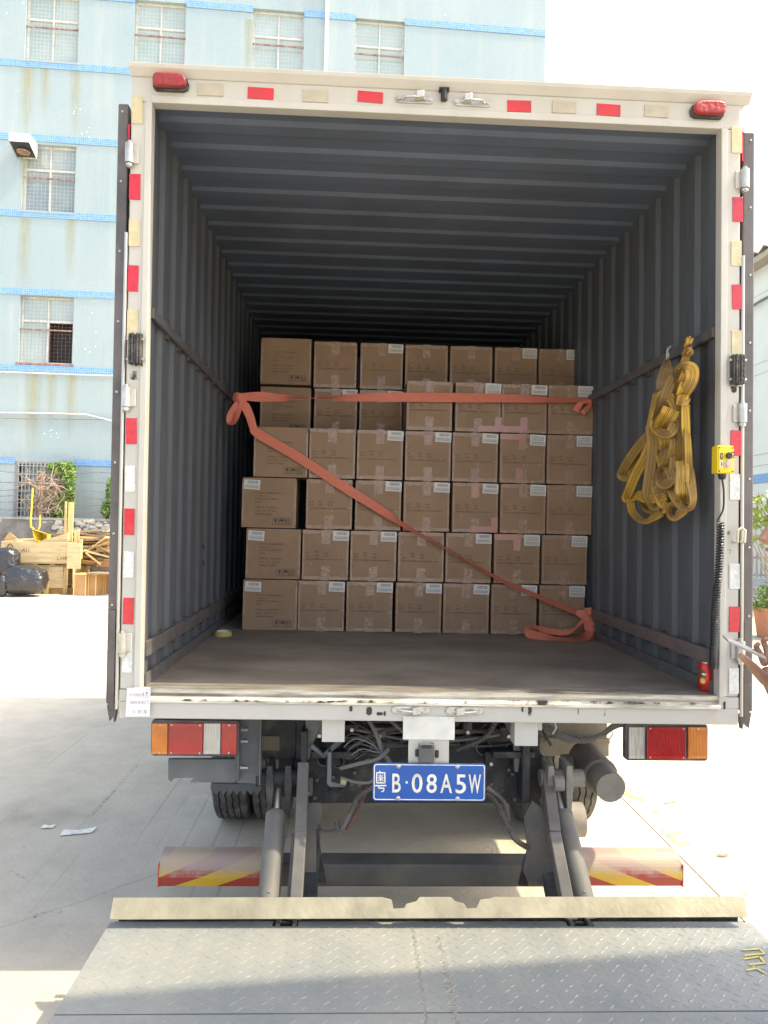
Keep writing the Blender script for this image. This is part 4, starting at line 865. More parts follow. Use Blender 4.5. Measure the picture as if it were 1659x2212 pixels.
for y in (1575, 1600, 1657): c_ = A(530, y, .165); k = MB(); k.cyl((c_.x-.03, .155, c_.z), (c_.x+.012, .155, c_.z), .006, n=8); k.cyl((c_.x-.022, .155, c_.z), (c_.x-.014, .155, c_.z), .011, n=6); k.build('mounting_bolt', bolt_steel, truck)
pbx('storage_box', 564, 1551, 640, 1641, .30, .35, chassis); pbx('storage_box', 640, 1551, 662, 1641, .28, .06, chassis)
pbx('dusty_flap', 566, 1590, 605, 1622, .29, .008, M('dust_brown', (.14, .115, .085), .9))
# mud flap with saw-tooth lower edge
pts = [(455, 1688), (455, 1700)]+[(460+i*7.4, 1712 if i % 2 else 1701) for i in range(15)]+[(565, 1688)]
poly('mud_flap', [(x, y+6) for x, y in pts], 1.0, .01, grey_panel, bevel=0)
# main cross member under the tail
poly('cross_member', [(640, 1551), (1165, 1551), (1165, 1735), (640, 1735)], .30, .02, chassis)
hole_m = M('hole_black', (.01, .01, .01), .9)
for (x, y, r) in ((788, 1608, 17), (753, 1618, 22), (730, 1645, 14), (1045, 1615, 17), (1000, 1600, 12), (1105, 1620, 14), (700, 1640, 15)):
    c_ = A(x, y, .295); k = MB(); rw_ = r*3.15/FPX; k.lathe((c_.x, .292, c_.z), [(rw_, .006), (rw_, .0), (rw_*.86, .0), (rw_*.84, .005)], 'Y', 20); ho = k.build('lightening_hole', grey_panel, truck)
    k = MB(); k.cyl((c_.x, .2935, c_.z), (c_.x, .298, c_.z), rw_*.85, n=20); k.build('hole_dark', hole_m, ho)
poly('upper_flange', [(745, 1590), (1110, 1590), (1110, 1603), (745, 1603)], .26, .035, chassis)
for x in (676, 1068): pbx('frame_end', x-3, 1625, x+88, 1638, .2, .06, chassis)
for (x0, x1) in ((648, 664), (1128, 1146)): pbx('lift_mount', x0, 1580, x1, 1735, .18, .1, chassis)
poly('u_bracket', [(708, 1625), (716, 1625), (716, 1690), (745, 1694), (745, 1701), (712, 1700), (706, 1693)], .12, .05, grey_panel)
pbx('pivot_beam', 600, 1640, 1180, 1722, .33, .12, chassis)
pbx('rear_box_plate', 1166, 1603, 1316, 1633, .62, .3, dust_pale); pbx('rear_box_plate', 1166, 1560, 1312, 1600, .66, .25, dust_pale)
pbx('angle_strip', 1166, 1596, 1318, 1606, .60, .02, dust_pale)
for x in (1180, 1232, 1290): c_ = A(x, 1600, .595); k = MB(); k.cyl((c_.x, .588, c_.z), (c_.x, .599, c_.z), .008, n=6); k.build('mounting_bolt', dust_pale, truck)
# angled silencer of two nested drums
def tubepx(name, pts, r, mat, parent=truck, n=16, smooth=True, label=None):
    k = MB(); k.tube([A(x, y, Y) for x, y, Y in pts], r, n); return k.build(name, mat, parent, smooth=smooth, label=label)
sil = tubepx('end_silencer', [(1258, 1629, .50), (1262, 1633, .48), (1297, 1677, .30)], [.06, .074, .074], dust_metal)
tubepx('tail_pipe', [(1285, 1662, .36), (1320, 1702, .18)], .062, dust_metal, sil)
tubepx('pipe_stub', [(1215, 1652, .45), (1265, 1650, .45)], .045, dust_metal, sil)
k = MB(); p = A(1297, 1677, .30); q = A(1292, 1671, .325); k.tube([p, q], [.078, .078], 16); k.build('band_clamp', dust_metal, sil)
# axle, wheels
tyre_m = M('tyre_rubber', (.055, .052, .05), .85, col2=(.14, .13, .115), ns=8, bump=.15)
tyre_g = M('tyre_groove', (.012, .012, .012), .9)
def wheel(xc, yc, wd, R_, lab=None):
    t = MB(); rz = R_
    prof = [(-.5, R_-.10), (-.52, R_-.05), (-.47, R_-.015)]
    gs = (-.30, -.12, .06, .24); segs = [-.45]+[g_ for g_ in gs]+[.45]
    x = []
    prof += [(-.42, R_-.002)]
    for g_ in (-.27, -.09, .09, .27): prof += [(g_-.022, R_), (g_-.020, R_-.014), (g_+.020, R_-.014), (g_+.022, R_)]
    prof += [(.42, R_-.002), (.47, R_-.015), (.52, R_-.05), (.5, R_-.10)]
    n = 64; k = MB(); o = 0
    for (a, r) in prof:
        for j in range(n):
            an = 2*math.pi*j/n; wob = .0035*(1 if j % 2 else -1) if abs(a) < .4 else 0
            k.v.append((xc+a*wd+wob, yc+r*math.cos(an), R_+r*math.sin(an)))
    for i in range(len(prof)-1):
        for j in range(n): k.f.append((i*n+j, i*n+(j+1) % n, (i+1)*n+(j+1) % n, (i+1)*n+j))
    w_ = k.build('wheel', tyre_m, truck, label=lab)
    k = MB(); k.lathe((xc, yc, R_), [(R_-.10, -.4*wd), (R_-.13, -.3*wd), (R_-.15, -.1*wd), (.09, -.05*wd), (.08, .1*wd), (R_-.15, .1*wd), (R_-.10, .4*wd)], 'X', 28); k.build('rim', M('rim_grey', (.30, .29, .27), .6), w_, smooth=True)
R_ = .37; gy = 1.60
yw = gy+.27
tl = WZ(507, 1768, 0); 
for x in (-.975, -.755, .755, .975): wheel(x, gy, .20, R_)
for x in (-.92, .92): wheel(x, 5.1, .21, R_)
k = MB(); k.cyl((-1.0, gy, R_), (.95, gy, R_), .07); k.lathe((0, gy, R_), [(.07, -.25), (.2, -.1), (.22, 0), (.2, .1), (.07, .25)], 'X', 20); k.build('rear_axle', chassis, truck, smooth=True)
k = MB(); p = WZ(1250, 1790, 0); k.lathe((.86, 2.4, .52), [(.17, -.25), (.19, -.24), (.19, .24), (.17, .25)], 'Y', 20); k.build('air_tank', chassis, truck, smooth=True)
tubepx('brake_chamber', [(1215, 1665, .9), (1250, 1660, .9)], .03, dust_pale); tubepx('brake_chamber', [(1180, 1690, .9), (1260, 1682, .9)], .025, dust_pale)
tubepx('leaf_spring', [(1215, 1688, 1.0), (1290, 1690, 1.0)], .02, dust_pale)
k = MB(); c_ = A(1250, 1778, 1.2); k.cyl((c_.x-.1, 1.2, c_.z+.02), (c_.x+.02, 1.2, c_.z+.02), .09, n=20); k.build('brake_drum', dust_metal, truck, smooth=True)
# hoses and cables
def hose(name, pts, r, mat, corrug=True, parent=truck):
    P = [A(x, y, Y) for x, y, Y in pts]; out = []; n = 14
    for i in range(len(P)-1):
        p0 = P[max(i-1, 0)]; p1 = P[i]; p2 = P[i+1]; p3 = P[min(i+2, len(P)-1)]
        for j in range(n):
            t = j/n; out.append(.5*((2*p1)+(-p0+p2)*t+(2*p0-5*p1+4*p2-p3)*t*t+(-p0+3*p1-3*p2+p3)*t**3))
    out.append(P[-1]); rr = [r*(1 if (i % 2 or not corrug) else .78) for i in range(len(out))]
    k = MB(); k.tube(out, rr, 8); return k.build(name, mat, parent, smooth=not corrug)
hb = M('hose_black', (.045, .042, .04), .5, col2=(.10, .09, .08), ns=12); hg_ = M('hose_grey', (.16, .155, .145), .6)
hose('corrugated_hose', [(1050, 1712, .1), (1072, 1735, .08), (1092, 1775, .06), (1112, 1812, .05), (1142, 1832, .12)], .012, hb)
hose('brake_hose', [(1050, 1700, .1), (1085, 1730, .1), (1097, 1772, .15)], .012, hb, False)
hose('corrugated_hose', [(806, 1700, .08), (775, 1720, .06), (760, 1750, .05), (742, 1785, .05), (733, 1792, .06), (728, 1775, .1)], .011, hb)
hose('cable', [(740, 1790, .08), (700, 1795, .1), (688, 1782, .12)], .004, hb, False)
hose('cable', [(797, 1690, .1), (784, 1725, .08), (760, 1770, .07), (748, 1793, .06)], .007, M('cable_redbrown', (.10, .04, .035), .6), False)
hose('corrugated_hose', [(735, 1660, .16), (775, 1650, .12), (815, 1640, .1), (840, 1618, .12)], .009, hg_)
hose('corrugated_hose', [(795, 1552, .16), (815, 1590, .12), (825, 1622, .12), (845, 1650, .13)], .010, hg_)
hose('corrugated_hose', [(1075, 1552, .2), (1050, 1590, .18), (1012, 1610, .18), (985, 1618, .2)], .012, hb)
hose('corrugated_hose', [(838, 1552, .16), (868, 1578, .14), (885, 1590, .14)], .008, hg_)
hose('cable', [(736, 1680, .12), (770, 1690, .10), (800, 1690, .08), (812, 1675, .08)], .006, hg_, False)
for i in range(7): hose('cable', [(735+i*8, 1605+i*9, .13), (760+i*7, 1585+i*11, .1+.01*i), (800+i*3, 1600+i*8, .1), (830, 1640-i*5, .12)], .0025, hg_ if i % 2 else hb, False)
for i in range(5): hose('cable', [(1172, 1560+i*3, .3), (1210+i*4, 1583+i*5, .28), (1262, 1600+i*3-i*i, .26), (1302, 1585+i, .22), (1322, 1568+i*2, .18), (1345, 1566, .14)], .009 if i in (0, 2) else .005, hg_, i in (0, 2))
for (x, y) in ((1198, 1572), (1320, 1585)): tubepx('cable_tie', [(x, y-12, .2), (x+4, y, .19), (x-4, y+13, .2)], .003, M('tie_white', (.7, .7, .68), .5))
random.seed(31)
for i in range(9):
    y0_ = random.uniform(1556, 1612); x0_ = random.uniform(668, 820); x1_ = random.uniform(980, 1160); yy = random.uniform(1560, 1630); hose('cable', [(x0_, y0_, .27), (x0_+60, y0_+random.uniform(-8, 22), .25), ((x0_+x1_)/2, yy, .24), (x1_-50, yy+random.uniform(-20, 10), .25), (x1_, random.uniform(1553, 1600), .27)], random.choice((.004, .006, .009)), random.choice((hb, hb, hg_)), False)
for (x, y, w_, h_) in ((690, 1578, 22, 34), (1098, 1583, 34, 22), (820, 1583, 26, 20), (1010, 1573, 20, 26), (760, 1572, 30, 12), (1060, 1640, 24, 30), (667, 1700, 16, 40)):
    vb_ = cbox('valve_block', x, y, w_, h_, .235, .04, random.choice((chassis, grey_panel, dust_metal)), truck, bevel=.003)
    c_ = A(x, y+h_*.3, .235); k = MB(); k.cyl((c_.x, .222, c_.z), (c_.x, .2345, c_.z), .008, n=6); k.build('valve_nut', bolt_steel, vb_)
for i in range(26):
    c_ = A(random.choice([random.uniform(665, 790), random.uniform(1060, 1160)]), random.uniform(1645, 1728), .296); k = MB(); k.cyl((c_.x, .288, c_.z), (c_.x, .2995, c_.z), .008, n=6); k.build('mounting_bolt', random.choice((chassis, grey_panel)), truck)
poly('stay_plate', [(660, 1551), (700, 1551), (682, 1590), (668, 1640), (660, 1640)], .22, .012, grey_panel); poly('stay_plate', [(1085, 1551), (1150, 1551), (1128, 1600), (1120, 1668), (1112, 1668), (1108, 1600)], .22, .012, grey_panel)
k = MB(); P = [A(x, y, .2) for x, y in ((672, 1610), (700, 1632), (735, 1600))]; k.tube(P, .012, 8); k.build('bracket_stay', grey_panel, truck)
tubepx('wire_pin', [(1165, 1572, .2), (1172, 1578, .2), (1190, 1610, .2)], .006, chassis)
tubepx('plug', [(736, 1688, .1), (748, 1690, .1)], .012, M('plug_tan', (.30, .26, .16), .6))
# ---------------------------------------------------------------- tail lift
# underrun bar: rounded face with diagonal hazard stripes, dusty on top
haz = M('hazard_stripes', (.7, .5, .02), .5)
N_, N, L, b = nodes_of(haz); tc = N.new('ShaderNodeTexCoord'); sp = N.new('ShaderNodeSeparateXYZ'); L.new(tc.outputs['Object'], sp.inputs[0])
ab = N.new('ShaderNodeMath'); ab.operation = 'ABSOLUTE'; L.new(sp.outputs[0], ab.inputs[0])
mz = N.new('ShaderNodeMath'); mz.operation = 'MULTIPLY_ADD'; mz.inputs[1].default_value = 2.6; L.new(sp.outputs[2], mz.inputs[0]); L.new(ab.outputs[0], mz.inputs[2])
ms = N.new('ShaderNodeMath'); ms.operation = 'MULTIPLY_ADD'; ms.inputs[1].default_value = 1/.34; ms.inputs[2].default_value = -.12; L.new(mz.outputs[0], ms.inputs[0])
fr = N.new('ShaderNodeMath'); fr.operation = 'FRACT'; L.new(ms.outputs[0], fr.inputs[0]); gt = N.new('ShaderNodeMath'); gt.operation = 'GREATER_THAN'; gt.inputs[1].default_value = .5; L.new(fr.outputs[0], gt.inputs[0])
mx = N.new('ShaderNodeMix'); mx.data_type = 'RGBA'; mx.inputs[6].default_value = (.56, .37, .03, 1); mx.inputs[7].default_value = (.32, .045, .035, 1); L.new(gt.outputs[0], mx.inputs[0])
geo = N.new('ShaderNodeNewGeometry'); sn_ = N.new('ShaderNodeSeparateXYZ'); L.new(geo.outputs['True Normal'], sn_.inputs[0])
nz = N.new('ShaderNodeTexNoise'); nz.inputs['Scale'].default_value = 35; nz.inputs['Detail'].default_value = 6; L.new(tc.outputs['Object'], nz.inputs[0])
ad = N.new('ShaderNodeMath'); ad.operation = 'MULTIPLY_ADD'; ad.inputs[1].default_value = .6; L.new(nz.outputs[0], ad.inputs[0]); L.new(sn_.outputs[2], ad.inputs[2])
rp = N.new('ShaderNodeValToRGB'); rp.color_ramp.elements[0].position = .28; rp.color_ramp.elements[1].position = .6; rp.color_ramp.elements[1].color = (.85, .85, .85, 1); L.new(ad.outputs[0], rp.inputs[0])
mx2 = N.new('ShaderNodeMix'); mx2.data_type = 'RGBA'; mx2.inputs[7].default_value = (.36, .29, .24, 1); L.new(rp.outputs[0], mx2.inputs[0]); L.new(mx.outputs[2], mx2.inputs[6]); L.new(mx2.outputs[2], b.inputs['Base Color'])
YU = .28
def under(x0, x1):
    p = A(x0, 1880, YU); q = A(x1, 1880, YU); zc = (A((x0+x1)/2, 1848, YU+.02).z+A((x0+x1)/2, 1911, YU).z)/2; hh = .062
    prof = [(YU+.09, zc-hh), (YU+.0, zc-hh)]+[(YU-.012+.10*(1-math.cos(a))*.55, zc-hh*.35+hh*1.35*math.sin(a)) for a in [math.radians(t) for t in range(0, 91, 10)]]+[(YU+.09, zc+hh)]
    k = MB(); k.prismX(prof, p.x, q.x); return k, p, q, zc
k, p, q, zc = under(345, 596); ub = k.build('underrun_bar', haz, truck); 
k, p2, q2, zc2 = under(1262, 1472); k.build('underrun_bar', haz, truck)
for (pp, s, z_) in ((p, -1, zc), (q2, 1, zc2)): k = MB(); k.box(pp.x, pp.x+s*.006, YU-.010, YU+.092, z_-.063, z_+.03); k.build('bar_end_cap', M('end_cap_red', (.45, .06, .04), .5), truck, bevel=.002)
pa = A(690, 1886, .36); pb = A(1145, 1886, .36); k = MB(); k.box(pa.x-.2, pb.x+.2, .36, .48, pa.z-.060, pa.z+.038); k.build('lift_cross_beam', M('beam_grey', (.07, .072, .07), .6, col2=(.12, .115, .10), ns=5), truck, bevel=.01)
cyl_m = M('cylinder_dusty', (.115, .11, .10), .6, col2=(.17, .16, .14), ns=4, bump=.05); arm_m = M('arm_dusty', (.09, .085, .08), .65, col2=(.16, .145, .125), ns=5)
for (top, bot, lab) in (((597, 1752, .16), (577, 1990, -.10), 'left'), ((1214, 1752, .16), (1272, 1990, -.10), 'right')):
    A0, A1 = A(*top), A(*bot); d_ = (A0-A1).normalized(); k = MB(); k.tube([A1, A1+(A0-A1)*.9, A0-d_*.01, A0], [.041, .041, .041, .033], 20); lc_ = k.build('lift_cylinder', cyl_m, truck, smooth=True)
    k = MB(); k.cyl(A0-d_*.02, A0+d_*.16, .017, n=12); k.build('piston_rod', bolt_steel, lc_, smooth=True)
    k = MB(); mid = A1+(A0-A1)*.3; k.cyl(mid, mid+Vector((.0, -.055, .0)), .006, n=8); k.build('grease_nipple', bolt_steel, lc_)
for (ps, s) in (([(656, 1650, .20), (650, 1800, .06), (637, 1990, -.12)], 1), ([(1180, 1672, .20), (1196, 1800, .06), (1232, 1990, -.12)], -1)):
    k = MB(); P = [A(*x) for x in ps]
    for a_, b2 in zip(P, P[1:]): k.bar(a_, b2, .045, .06, up=(0, 1, 0))
    k.build('lift_arm', arm_m, truck, bevel=.004)
    k = MB(); P = [A(x+(-15 if s > 0 else 22)*1.0, y, Y+.03) for x, y, Y in ps[1:]]; k.tube(P, .009, 8); k.build('release_rod', arm_m, truck)
    k = MB(); P = [A(x+(24 if s > 0 else -26), y, Y+.08) for x, y, Y in ((ps[1][0], 1790, .16), (ps[2][0]+3, 1990, .0))]; k.bar(P[0], P[1], .07, .05, up=(0, 1, 0)); k.build('lift_arm', chassis, truck, bevel=.004)
poly('arm_guard', [(672, 1735), (693, 1735), (697, 1760), (683, 1790), (683, 1895), (676, 1905), (640, 1898), (648, 1760)], .14, .012, arm_m)
poly('arm_guard', [(1132, 1765), (1150, 1730), (1168, 1745), (1178, 1760), (1196, 1870), (1200, 1915), (1140, 1905), (1130, 1880), (1140, 1840)], .14, .012, arm_m)
poly('gusset', [(687, 1800), (695, 1850), (706, 1912), (683, 1905), (680, 1830)], .20, .012, chassis); poly('gusset', [(1120, 1912), (1132, 1860), (1150, 1800), (1156, 1850), (1140, 1915)], .20, .012, chassis)
for (x, s) in ((603, 1), (1212, -1)):   # pivot lugs
    for dx in (-22, 18): 
        poly('pivot_lug', [(x+dx-5, 1655), (x+dx+7, 1655), (x+dx+10, 1700), (x+dx+4, 1760), (x+dx-4, 1760), (x+dx-7, 1700)], .14, .12, chassis if s > 0 else dust_metal)
    c_ = A(x, 1680, .2); k = MB(); k.cyl((c_.x-.09, .2, c_.z), (c_.x+.09, .2, c_.z), .035, n=18); k.build('pivot_shaft', chassis if s > 0 else dust_metal, truck, smooth=True)
for (x, y) in ((1206, 1692),): c_ = A(x, y, .13); k = MB(); k.cyl((c_.x-.02, .13, c_.z), (c_.x+.02, .13, c_.z), .03, n=16); k.build('pivot_eye', dust_metal, truck)
# platform
PZ = .295; y_hinge = -.205
plat_m = M('platform_steel', (.285, .28, .25), .48, .08, col2=(.185, .205, .205), ns=2.2, namt=(.3, .7), bump=.12, bs=60)
pl0 = uns(WZ(237, 1994, PZ)); pr0 = uns(WZ(1619, 1990, PZ)); xl, xr = pl0.x, pr0.x; yh = (pl0.y+pr0.y)/2
print('platform', xl, xr, yh)
ysp = WZ(800, 2190, PZ).y
notches = [(uns(WZ(587, 2004, PZ)).x, uns(WZ(643, 2004, PZ)).x), (uns(WZ(1226, 2000, PZ)).x, uns(WZ(1284, 2000, PZ)).x)]
k = MB(); n_d = .028
xs = [xl, notches[0][0], notches[0][1], notches[1][0], notches[1][1], xr]
k.add([(x, y, z) for z in (PZ-.03, PZ) for x, y in [(xl, ysp+.006), (xr, ysp+.006), (xr, yh), (xs[4], yh), (xs[4], yh-n_d), (xs[3], yh-n_d), (xs[3], yh), (xs[2], yh), (xs[2], yh-n_d), (xs[1], yh-n_d), (xs[1], yh), (xl, yh)]],
      [tuple(range(11, -1, -1)), tuple(range(12, 24))]+[(i, (i+1) % 12, (i+1) % 12+12, i+12) for i in range(12)])
plat = k.build('lift_platform', plat_m, truck)
k = MB(); k.box(xl, xr, -1.75, ysp, PZ-.03, PZ); plat2 = k.build('lift_platform', plat_m, truck)
k = MB(); k.box(xl, xr, ysp+.001, ysp+.005, PZ-.03, PZ-.008); k.build('fold_hinge', chassis, plat)
def lugs(y0, y1, parent):
    k = MB(); dx = .046; r_ = 0; y = y0+.012; ln, wd, h = .0138, .0048, .0016
    while y < y1-.01:
        x = xl+.02+(dx/2 if r_ % 2 else 0); c_ = 0
        while x < xr-.015:
            if not (y > yh-n_d-.01 and (notches[0][0]-.01 < x < notches[0][1]+.01 or notches[1][0]-.01 < x < notches[1][1]+.01)):
                a = math.radians(38 if (c_+r_) % 2 else -38)+random.uniform(-.05, .05); ca, sa = math.cos(a), math.sin(a); L_ = ln*random.uniform(.9, 1.05)
                P = [(-1, 0, 0), (-.5, .85, 0), (.5, .85, 0), (1, 0, 0), (.5, -.85, 0), (-.5, -.85, 0), (-.55, 0, 1), (.55, 0, 1)]
                vs_ = [(x+u*L_*ca-v*wd*sa, y+u*L_*sa+v*wd*ca, PZ+.0002+hh*h) for u, v, hh in P]
                k.add(vs_, [(0, 1, 6), (1, 2, 7, 6), (2, 3, 7), (3, 4, 7), (4, 5, 6, 7), (5, 0, 6)])
            x += dx; c_ += 1
        y += .026; r_ += 1
    k.build('tread_lugs', plat_m, parent, kind='stuff')
random.seed(2)
lugs(ysp+.012, yh-.004, plat); lugs(-1.3, ysp-.004, plat2)
weld_m = M('weld_bead_pale', (.30, .29, .26), .45, .4, bump=.6, bs=150)
k = MB(); px_ = uns(WZ(893, 2010, PZ)).x
for i in range(50): y = yh-.02-i*.012; k.obox((px_+.004*math.sin(i*1.7)+.0, y, PZ+.0006), (.004, 0, 0), (0, .0045, 0), (0, 0, .0008))
k.build('weld_seam', weld_m, plat)
k = MB(); px_ = uns(WZ(945, 2010, PZ)).x
for i in range(45): y = yh-.10-i*.012; k.obox((px_+.007*math.sin(i*2.1), y, PZ+.0005), (.007, 0, .0), (0, .0045, 0), (0, 0, .0007))
k.build('weld_seam', weld_m, plat)
# yellow paint scrawl on the platform
yp = M('yellow_scrawl', (.50, .43, .13), .7); k = MB()
for pts in (([(1603, 2052), (1640, 2050), (1652, 2060), (1608, 2064)]), ([(1606, 2072), (1640, 2066), (1652, 2080), (1618, 2084)]), ([(1612, 2096), (1634, 2092), (1655, 2104)])):
    P = [uns(WZ(x, y, PZ+.003)) for x, y in pts]; 
    for a_, b2 in zip(P, P[1:]): k.obox((a_+b2)/2, (b2-a_)/2, (b2-a_).normalized().cross(Vector((0, 0, 1)))*.0035, (0, 0, .0006))
k.build('paint_scrawl', yp, plat)
# side curl and far edge flap (tilted stainless strip with two notches)
flap_m = M('flap_steel', (.34, .315, .225), .42, .2, col2=(.16, .145, .10), ns=6, namt=(.35, .75), stretch=(1, 1, .4), bump=.08)
YB, YT = -.20, -.155
def flp(px, t):    # t 0 = lower edge, 1 = upper edge
    yb = 1986-(.004)*(px-240) ; yt = 1939-.002*(px-240)
    a_ = A(px, yb, YB); b2 = A(px+ (0 if t == 0 else 0), yt, YT); return a_+(b2-a_)*t
out = [(237, 0), (245, 1)]
out += [(826, 1), (838, .93), (846, .88), (850, .45), (874, .48), (878, .68), (900, .80), (906, 1), (974, 1), (983, .80), (1003, .68), (1008, .45), (1030, .48), (1038, .88), (1062, .93), (1066, 1), (1608, 1), (1615, 0)]
V1 = [flp(px, t) for px, t in out]; nrm = (V1[1]-V1[0]).cross(V1[-1]-V1[0]).normalized()*.006
if nrm.y < 0: nrm = -nrm
top_ = out[1:-1]; T = [flp(px, t) for px, t in top_]; Bm = [flp(px, 0) for px, t in top_]; Bm[0] = flp(237, 0); Bm[-1] = flp(1615, 0); n = len(T)
bm = bmesh.new(); tf = [bm.verts.new(v) for v in T]; bf = [bm.verts.new(v) for v in Bm]; tb_ = [bm.verts.new(v+nrm) for v in T]; bb_ = [bm.verts.new(v+nrm) for v in Bm]
for i in range(n-1):
    bm.faces.new((bf[i], bf[i+1], tf[i+1], tf[i])); bm.faces.new((bb_[i+1], bb_[i], tb_[i], tb_[i+1])); bm.faces.new((tf[i], tf[i+1], tb_[i+1], tb_[i])); bm.faces.new((bf[i+1], bf[i], bb_[i], bb_[i+1]))
bm.faces.new((bf[0], tf[0], tb_[0], bb_[0])); bm.faces.new((tf[-1], bf[-1], bb_[-1], tb_[-1])); bmesh.ops.recalc_face_normals(bm, faces=bm.faces)
for v in bm.verts: v.co = Vector(sheared(v.co))
me = bpy.data.meshes.new('bridge_flap'); bm.to_mesh(me); bm.free(); me.materials.append(flap_m)
fo = bpy.data.objects.new('bridge_flap', me); COL.objects.link(fo); attach(fo, truck)
k = MB(); k.box(xl+.01, xr-.01, yh+.004, yh+.02, PZ-.05, PZ-.008); k.build('platform_edge', chassis, truck)
k = MB(); k.box(xl+.02, xr-.03, yh+.03, yh+.05, PZ-.03, PZ+.02); k.build('hinge_tube', chassis, truck)
for (a_, b2) in notches: 
    for xx in (a_+.012, b2-.02): k = MB(); k.box(xx, xx+.014, yh-.024, yh+.10, PZ-.04, PZ+.006); k.build('hinge_lug', arm_m, truck)
# wall holes
for (x, y) in ((437, 1181), (437, 1215)):
    p = AX(x, y, -WI+.0); k = MB(); k.lathe((-WI-.001 if True else 0, p.y, p.z), [(.014, 0), (.012, .004)], 'X', 10); k.build('wall_dent', hole_m, truck)
# ================================================================== CARGO
CFY = 1.613; BKY = CFY+.34
ROWS = {0: [62, 300, 508, 720, 925, 1132, 1340], 1: [72, 315, 522, 728, 933, 1142, 1348], 2: [50, 328, 540, 749, 960, 1167, 1367], 3: [98, 338, 545, 753, 957, 1163, 1366],
        4: [123, 357, 553, 757, 968, 1169, 1370], 5: [122, 353, 554, 749, 943, 1137, 1328]}
# two carton faces: address side (wide) and weight side
def carton_body(w_, d_, h_, seed=0):
    k = MB(); n = 9
    for f in range(6):
        o = len(k.v)
        for j in range(n+1):
            for i in range(n+1):
                u, v = i/n, j/n; p = [(u*w_, 0, v*h_), (u*w_, d_, v*h_), (0, u*d_, v*h_), (w_, u*d_, v*h_), (u*w_, v*d_, 0), (u*w_, v*d_, h_)][f]
                P = Vector(p); c_ = Vector((w_/2, d_/2, h_/2)); nz_ = mnoise.noise(P*9+Vector((seed*7, 3, 1)))
                edge = min(1, 14*min(u, 1-u, v, 1-v)+.15); P += (c_-P)*(.006+.012*abs(nz_))*edge
                e3 = sum(1 for a_, b2 in zip(p, (w_, d_, h_)) if a_ < 1e-6 or a_ > b2-1e-6)
                if e3 >= 2: P += (c_-P)*(.012+.012*abs(nz_))*(1.0 if e3 == 2 else 1.6)
                k.v.append(tuple(P))
        for j in range(n):
            for i in range(n): a_ = o+j*(n+1)+i; k.f.append((a_, a_+1, a_+n+2, a_+n+1))
    return k
XF = None
rowname = ['bottom', 'second', 'third', 'fourth', 'fifth', 'top']; colname = ['leftmost', 'second from the left', 'third from the left', 'fourth from the left', 'fifth from the left', 'sixth from the left', 'rightmost']
bodyW = [carton_body(.329, .285, .3035, i).mesh('carton_body', card, True) for i in range(3)]; bodyN = [carton_body(.2815, .332, .3035, 5+i).mesh('carton_body', card, True) for i in range(7)]
def flat(name, x0, x1, z0, z1, y, mat, n=1):
    k = MB(); k.box(x0, x1, y-.0008, y, z0, z1); return k.mesh(name, mat)
st = MB(); st.box(0, .096, -.0009, 0, 0, .058); st_me = st.mesh('shipping_sticker', sticker_m)
bc = MB(); random.seed(4); x = .020
while x < .084: w_ = random.choice((.0009, .0014, .0022)); bc.box(x, x+w_, -.0014, -.0010, .034, .052); x += w_+random.choice((.0012, .002))
for (a_, b2, c_, d_) in ((.006, .09, .006, .0072), (.006, .09, .0245, .0257), (.006, .0072, .0072, .0245), (.0888, .09, .0072, .0245)): bc.box(a_, b2, -.0014, -.0010, c_, d_)
for z in (.011, .018): bc.box(.010, .086, -.0014, -.0010, z, z+.0028)
bc_me = bc.mesh('barcode', ink_grey)
st2 = MB(); st2.box(0, .096, -.0009, 0, 0, .066); st2_me = st2.mesh('shipping_sticker', sticker_m)
bc = MB()
for zz in (.044, .029):
    x = .010
    while x < .084: w_ = random.choice((.0009, .0014, .0022)); bc.box(x, x+w_, -.0014, -.0010, zz, zz+.012); x += w_+random.choice((.0014, .0024, .004))
for (a_, b2, c_, d_) in ((.006, .09, .005, .0062), (.006, .09, .0235, .0247), (.006, .0072, .0062, .0235), (.0888, .09, .0062, .0235)): bc.box(a_, b2, -.0014, -.0010, c_, d_)
for z in (.010, .017): bc.box(.010, .086, -.0014, -.0010, z, z+.0028)
bc2_me = bc.mesh('barcode', ink_grey)
hand = ink
def local(name, me, par, loc, rot=(0, 0, 0), label=None): return child(name, me, par, loc, rot, label)
icon = MB()
for i in range(3):
    x0 = i*.038; 
    for (a_, b2, c_, d_) in ((0, .034, 0, .0016), (0, .034, .0384, .04), (0, .0016, .0016, .0384), (.0324, .034, .0016, .0384)): icon.box(x0+a_, x0+b2, -.0012, -.0004, c_, d_)
def gp(pts, x0): icon.prism([(x0+x_, z_) for x_, z_ in pts], -.0012, -.0004)
gp([(.010, .033), (.024, .033), (.022, .020), (.0185, .018), (.0185, .008), (.023, .006), (.011, .006), (.0155, .008), (.0155, .018), (.012, .020)], 0)
gp([(.0165+.0135*math.cos(math.radians(a)), .021+.0125*math.sin(math.radians(a))) for a in range(0, 181, 20)], .038); gp([(.0158, .007), (.0174, .007), (.0174, .0208), (.0158, .0208)], .038); gp([(.0120, .006), (.0174, .006), (.0174, .0068), (.0120, .0068)], .038)
for dx in (.009, .022): gp([(dx-.0016, .009), (dx+.0016, .009), (dx+.0016, .026), (dx+.005, .026), (dx, .034), (dx-.005, .026), (dx-.0016, .026)], .076)
for xx in (.004,): gp([(.005, .005), (.029, .005), (.029, .0066), (.005, .0066)], .076)
icon_me = icon.mesh('handling_symbols', ink)
tH = flat('tape', .003, .278, .003, .024, -.0004, tape_m); tHw = flat('tape', 0, .332, 0, .028, -.0004, tape_m)
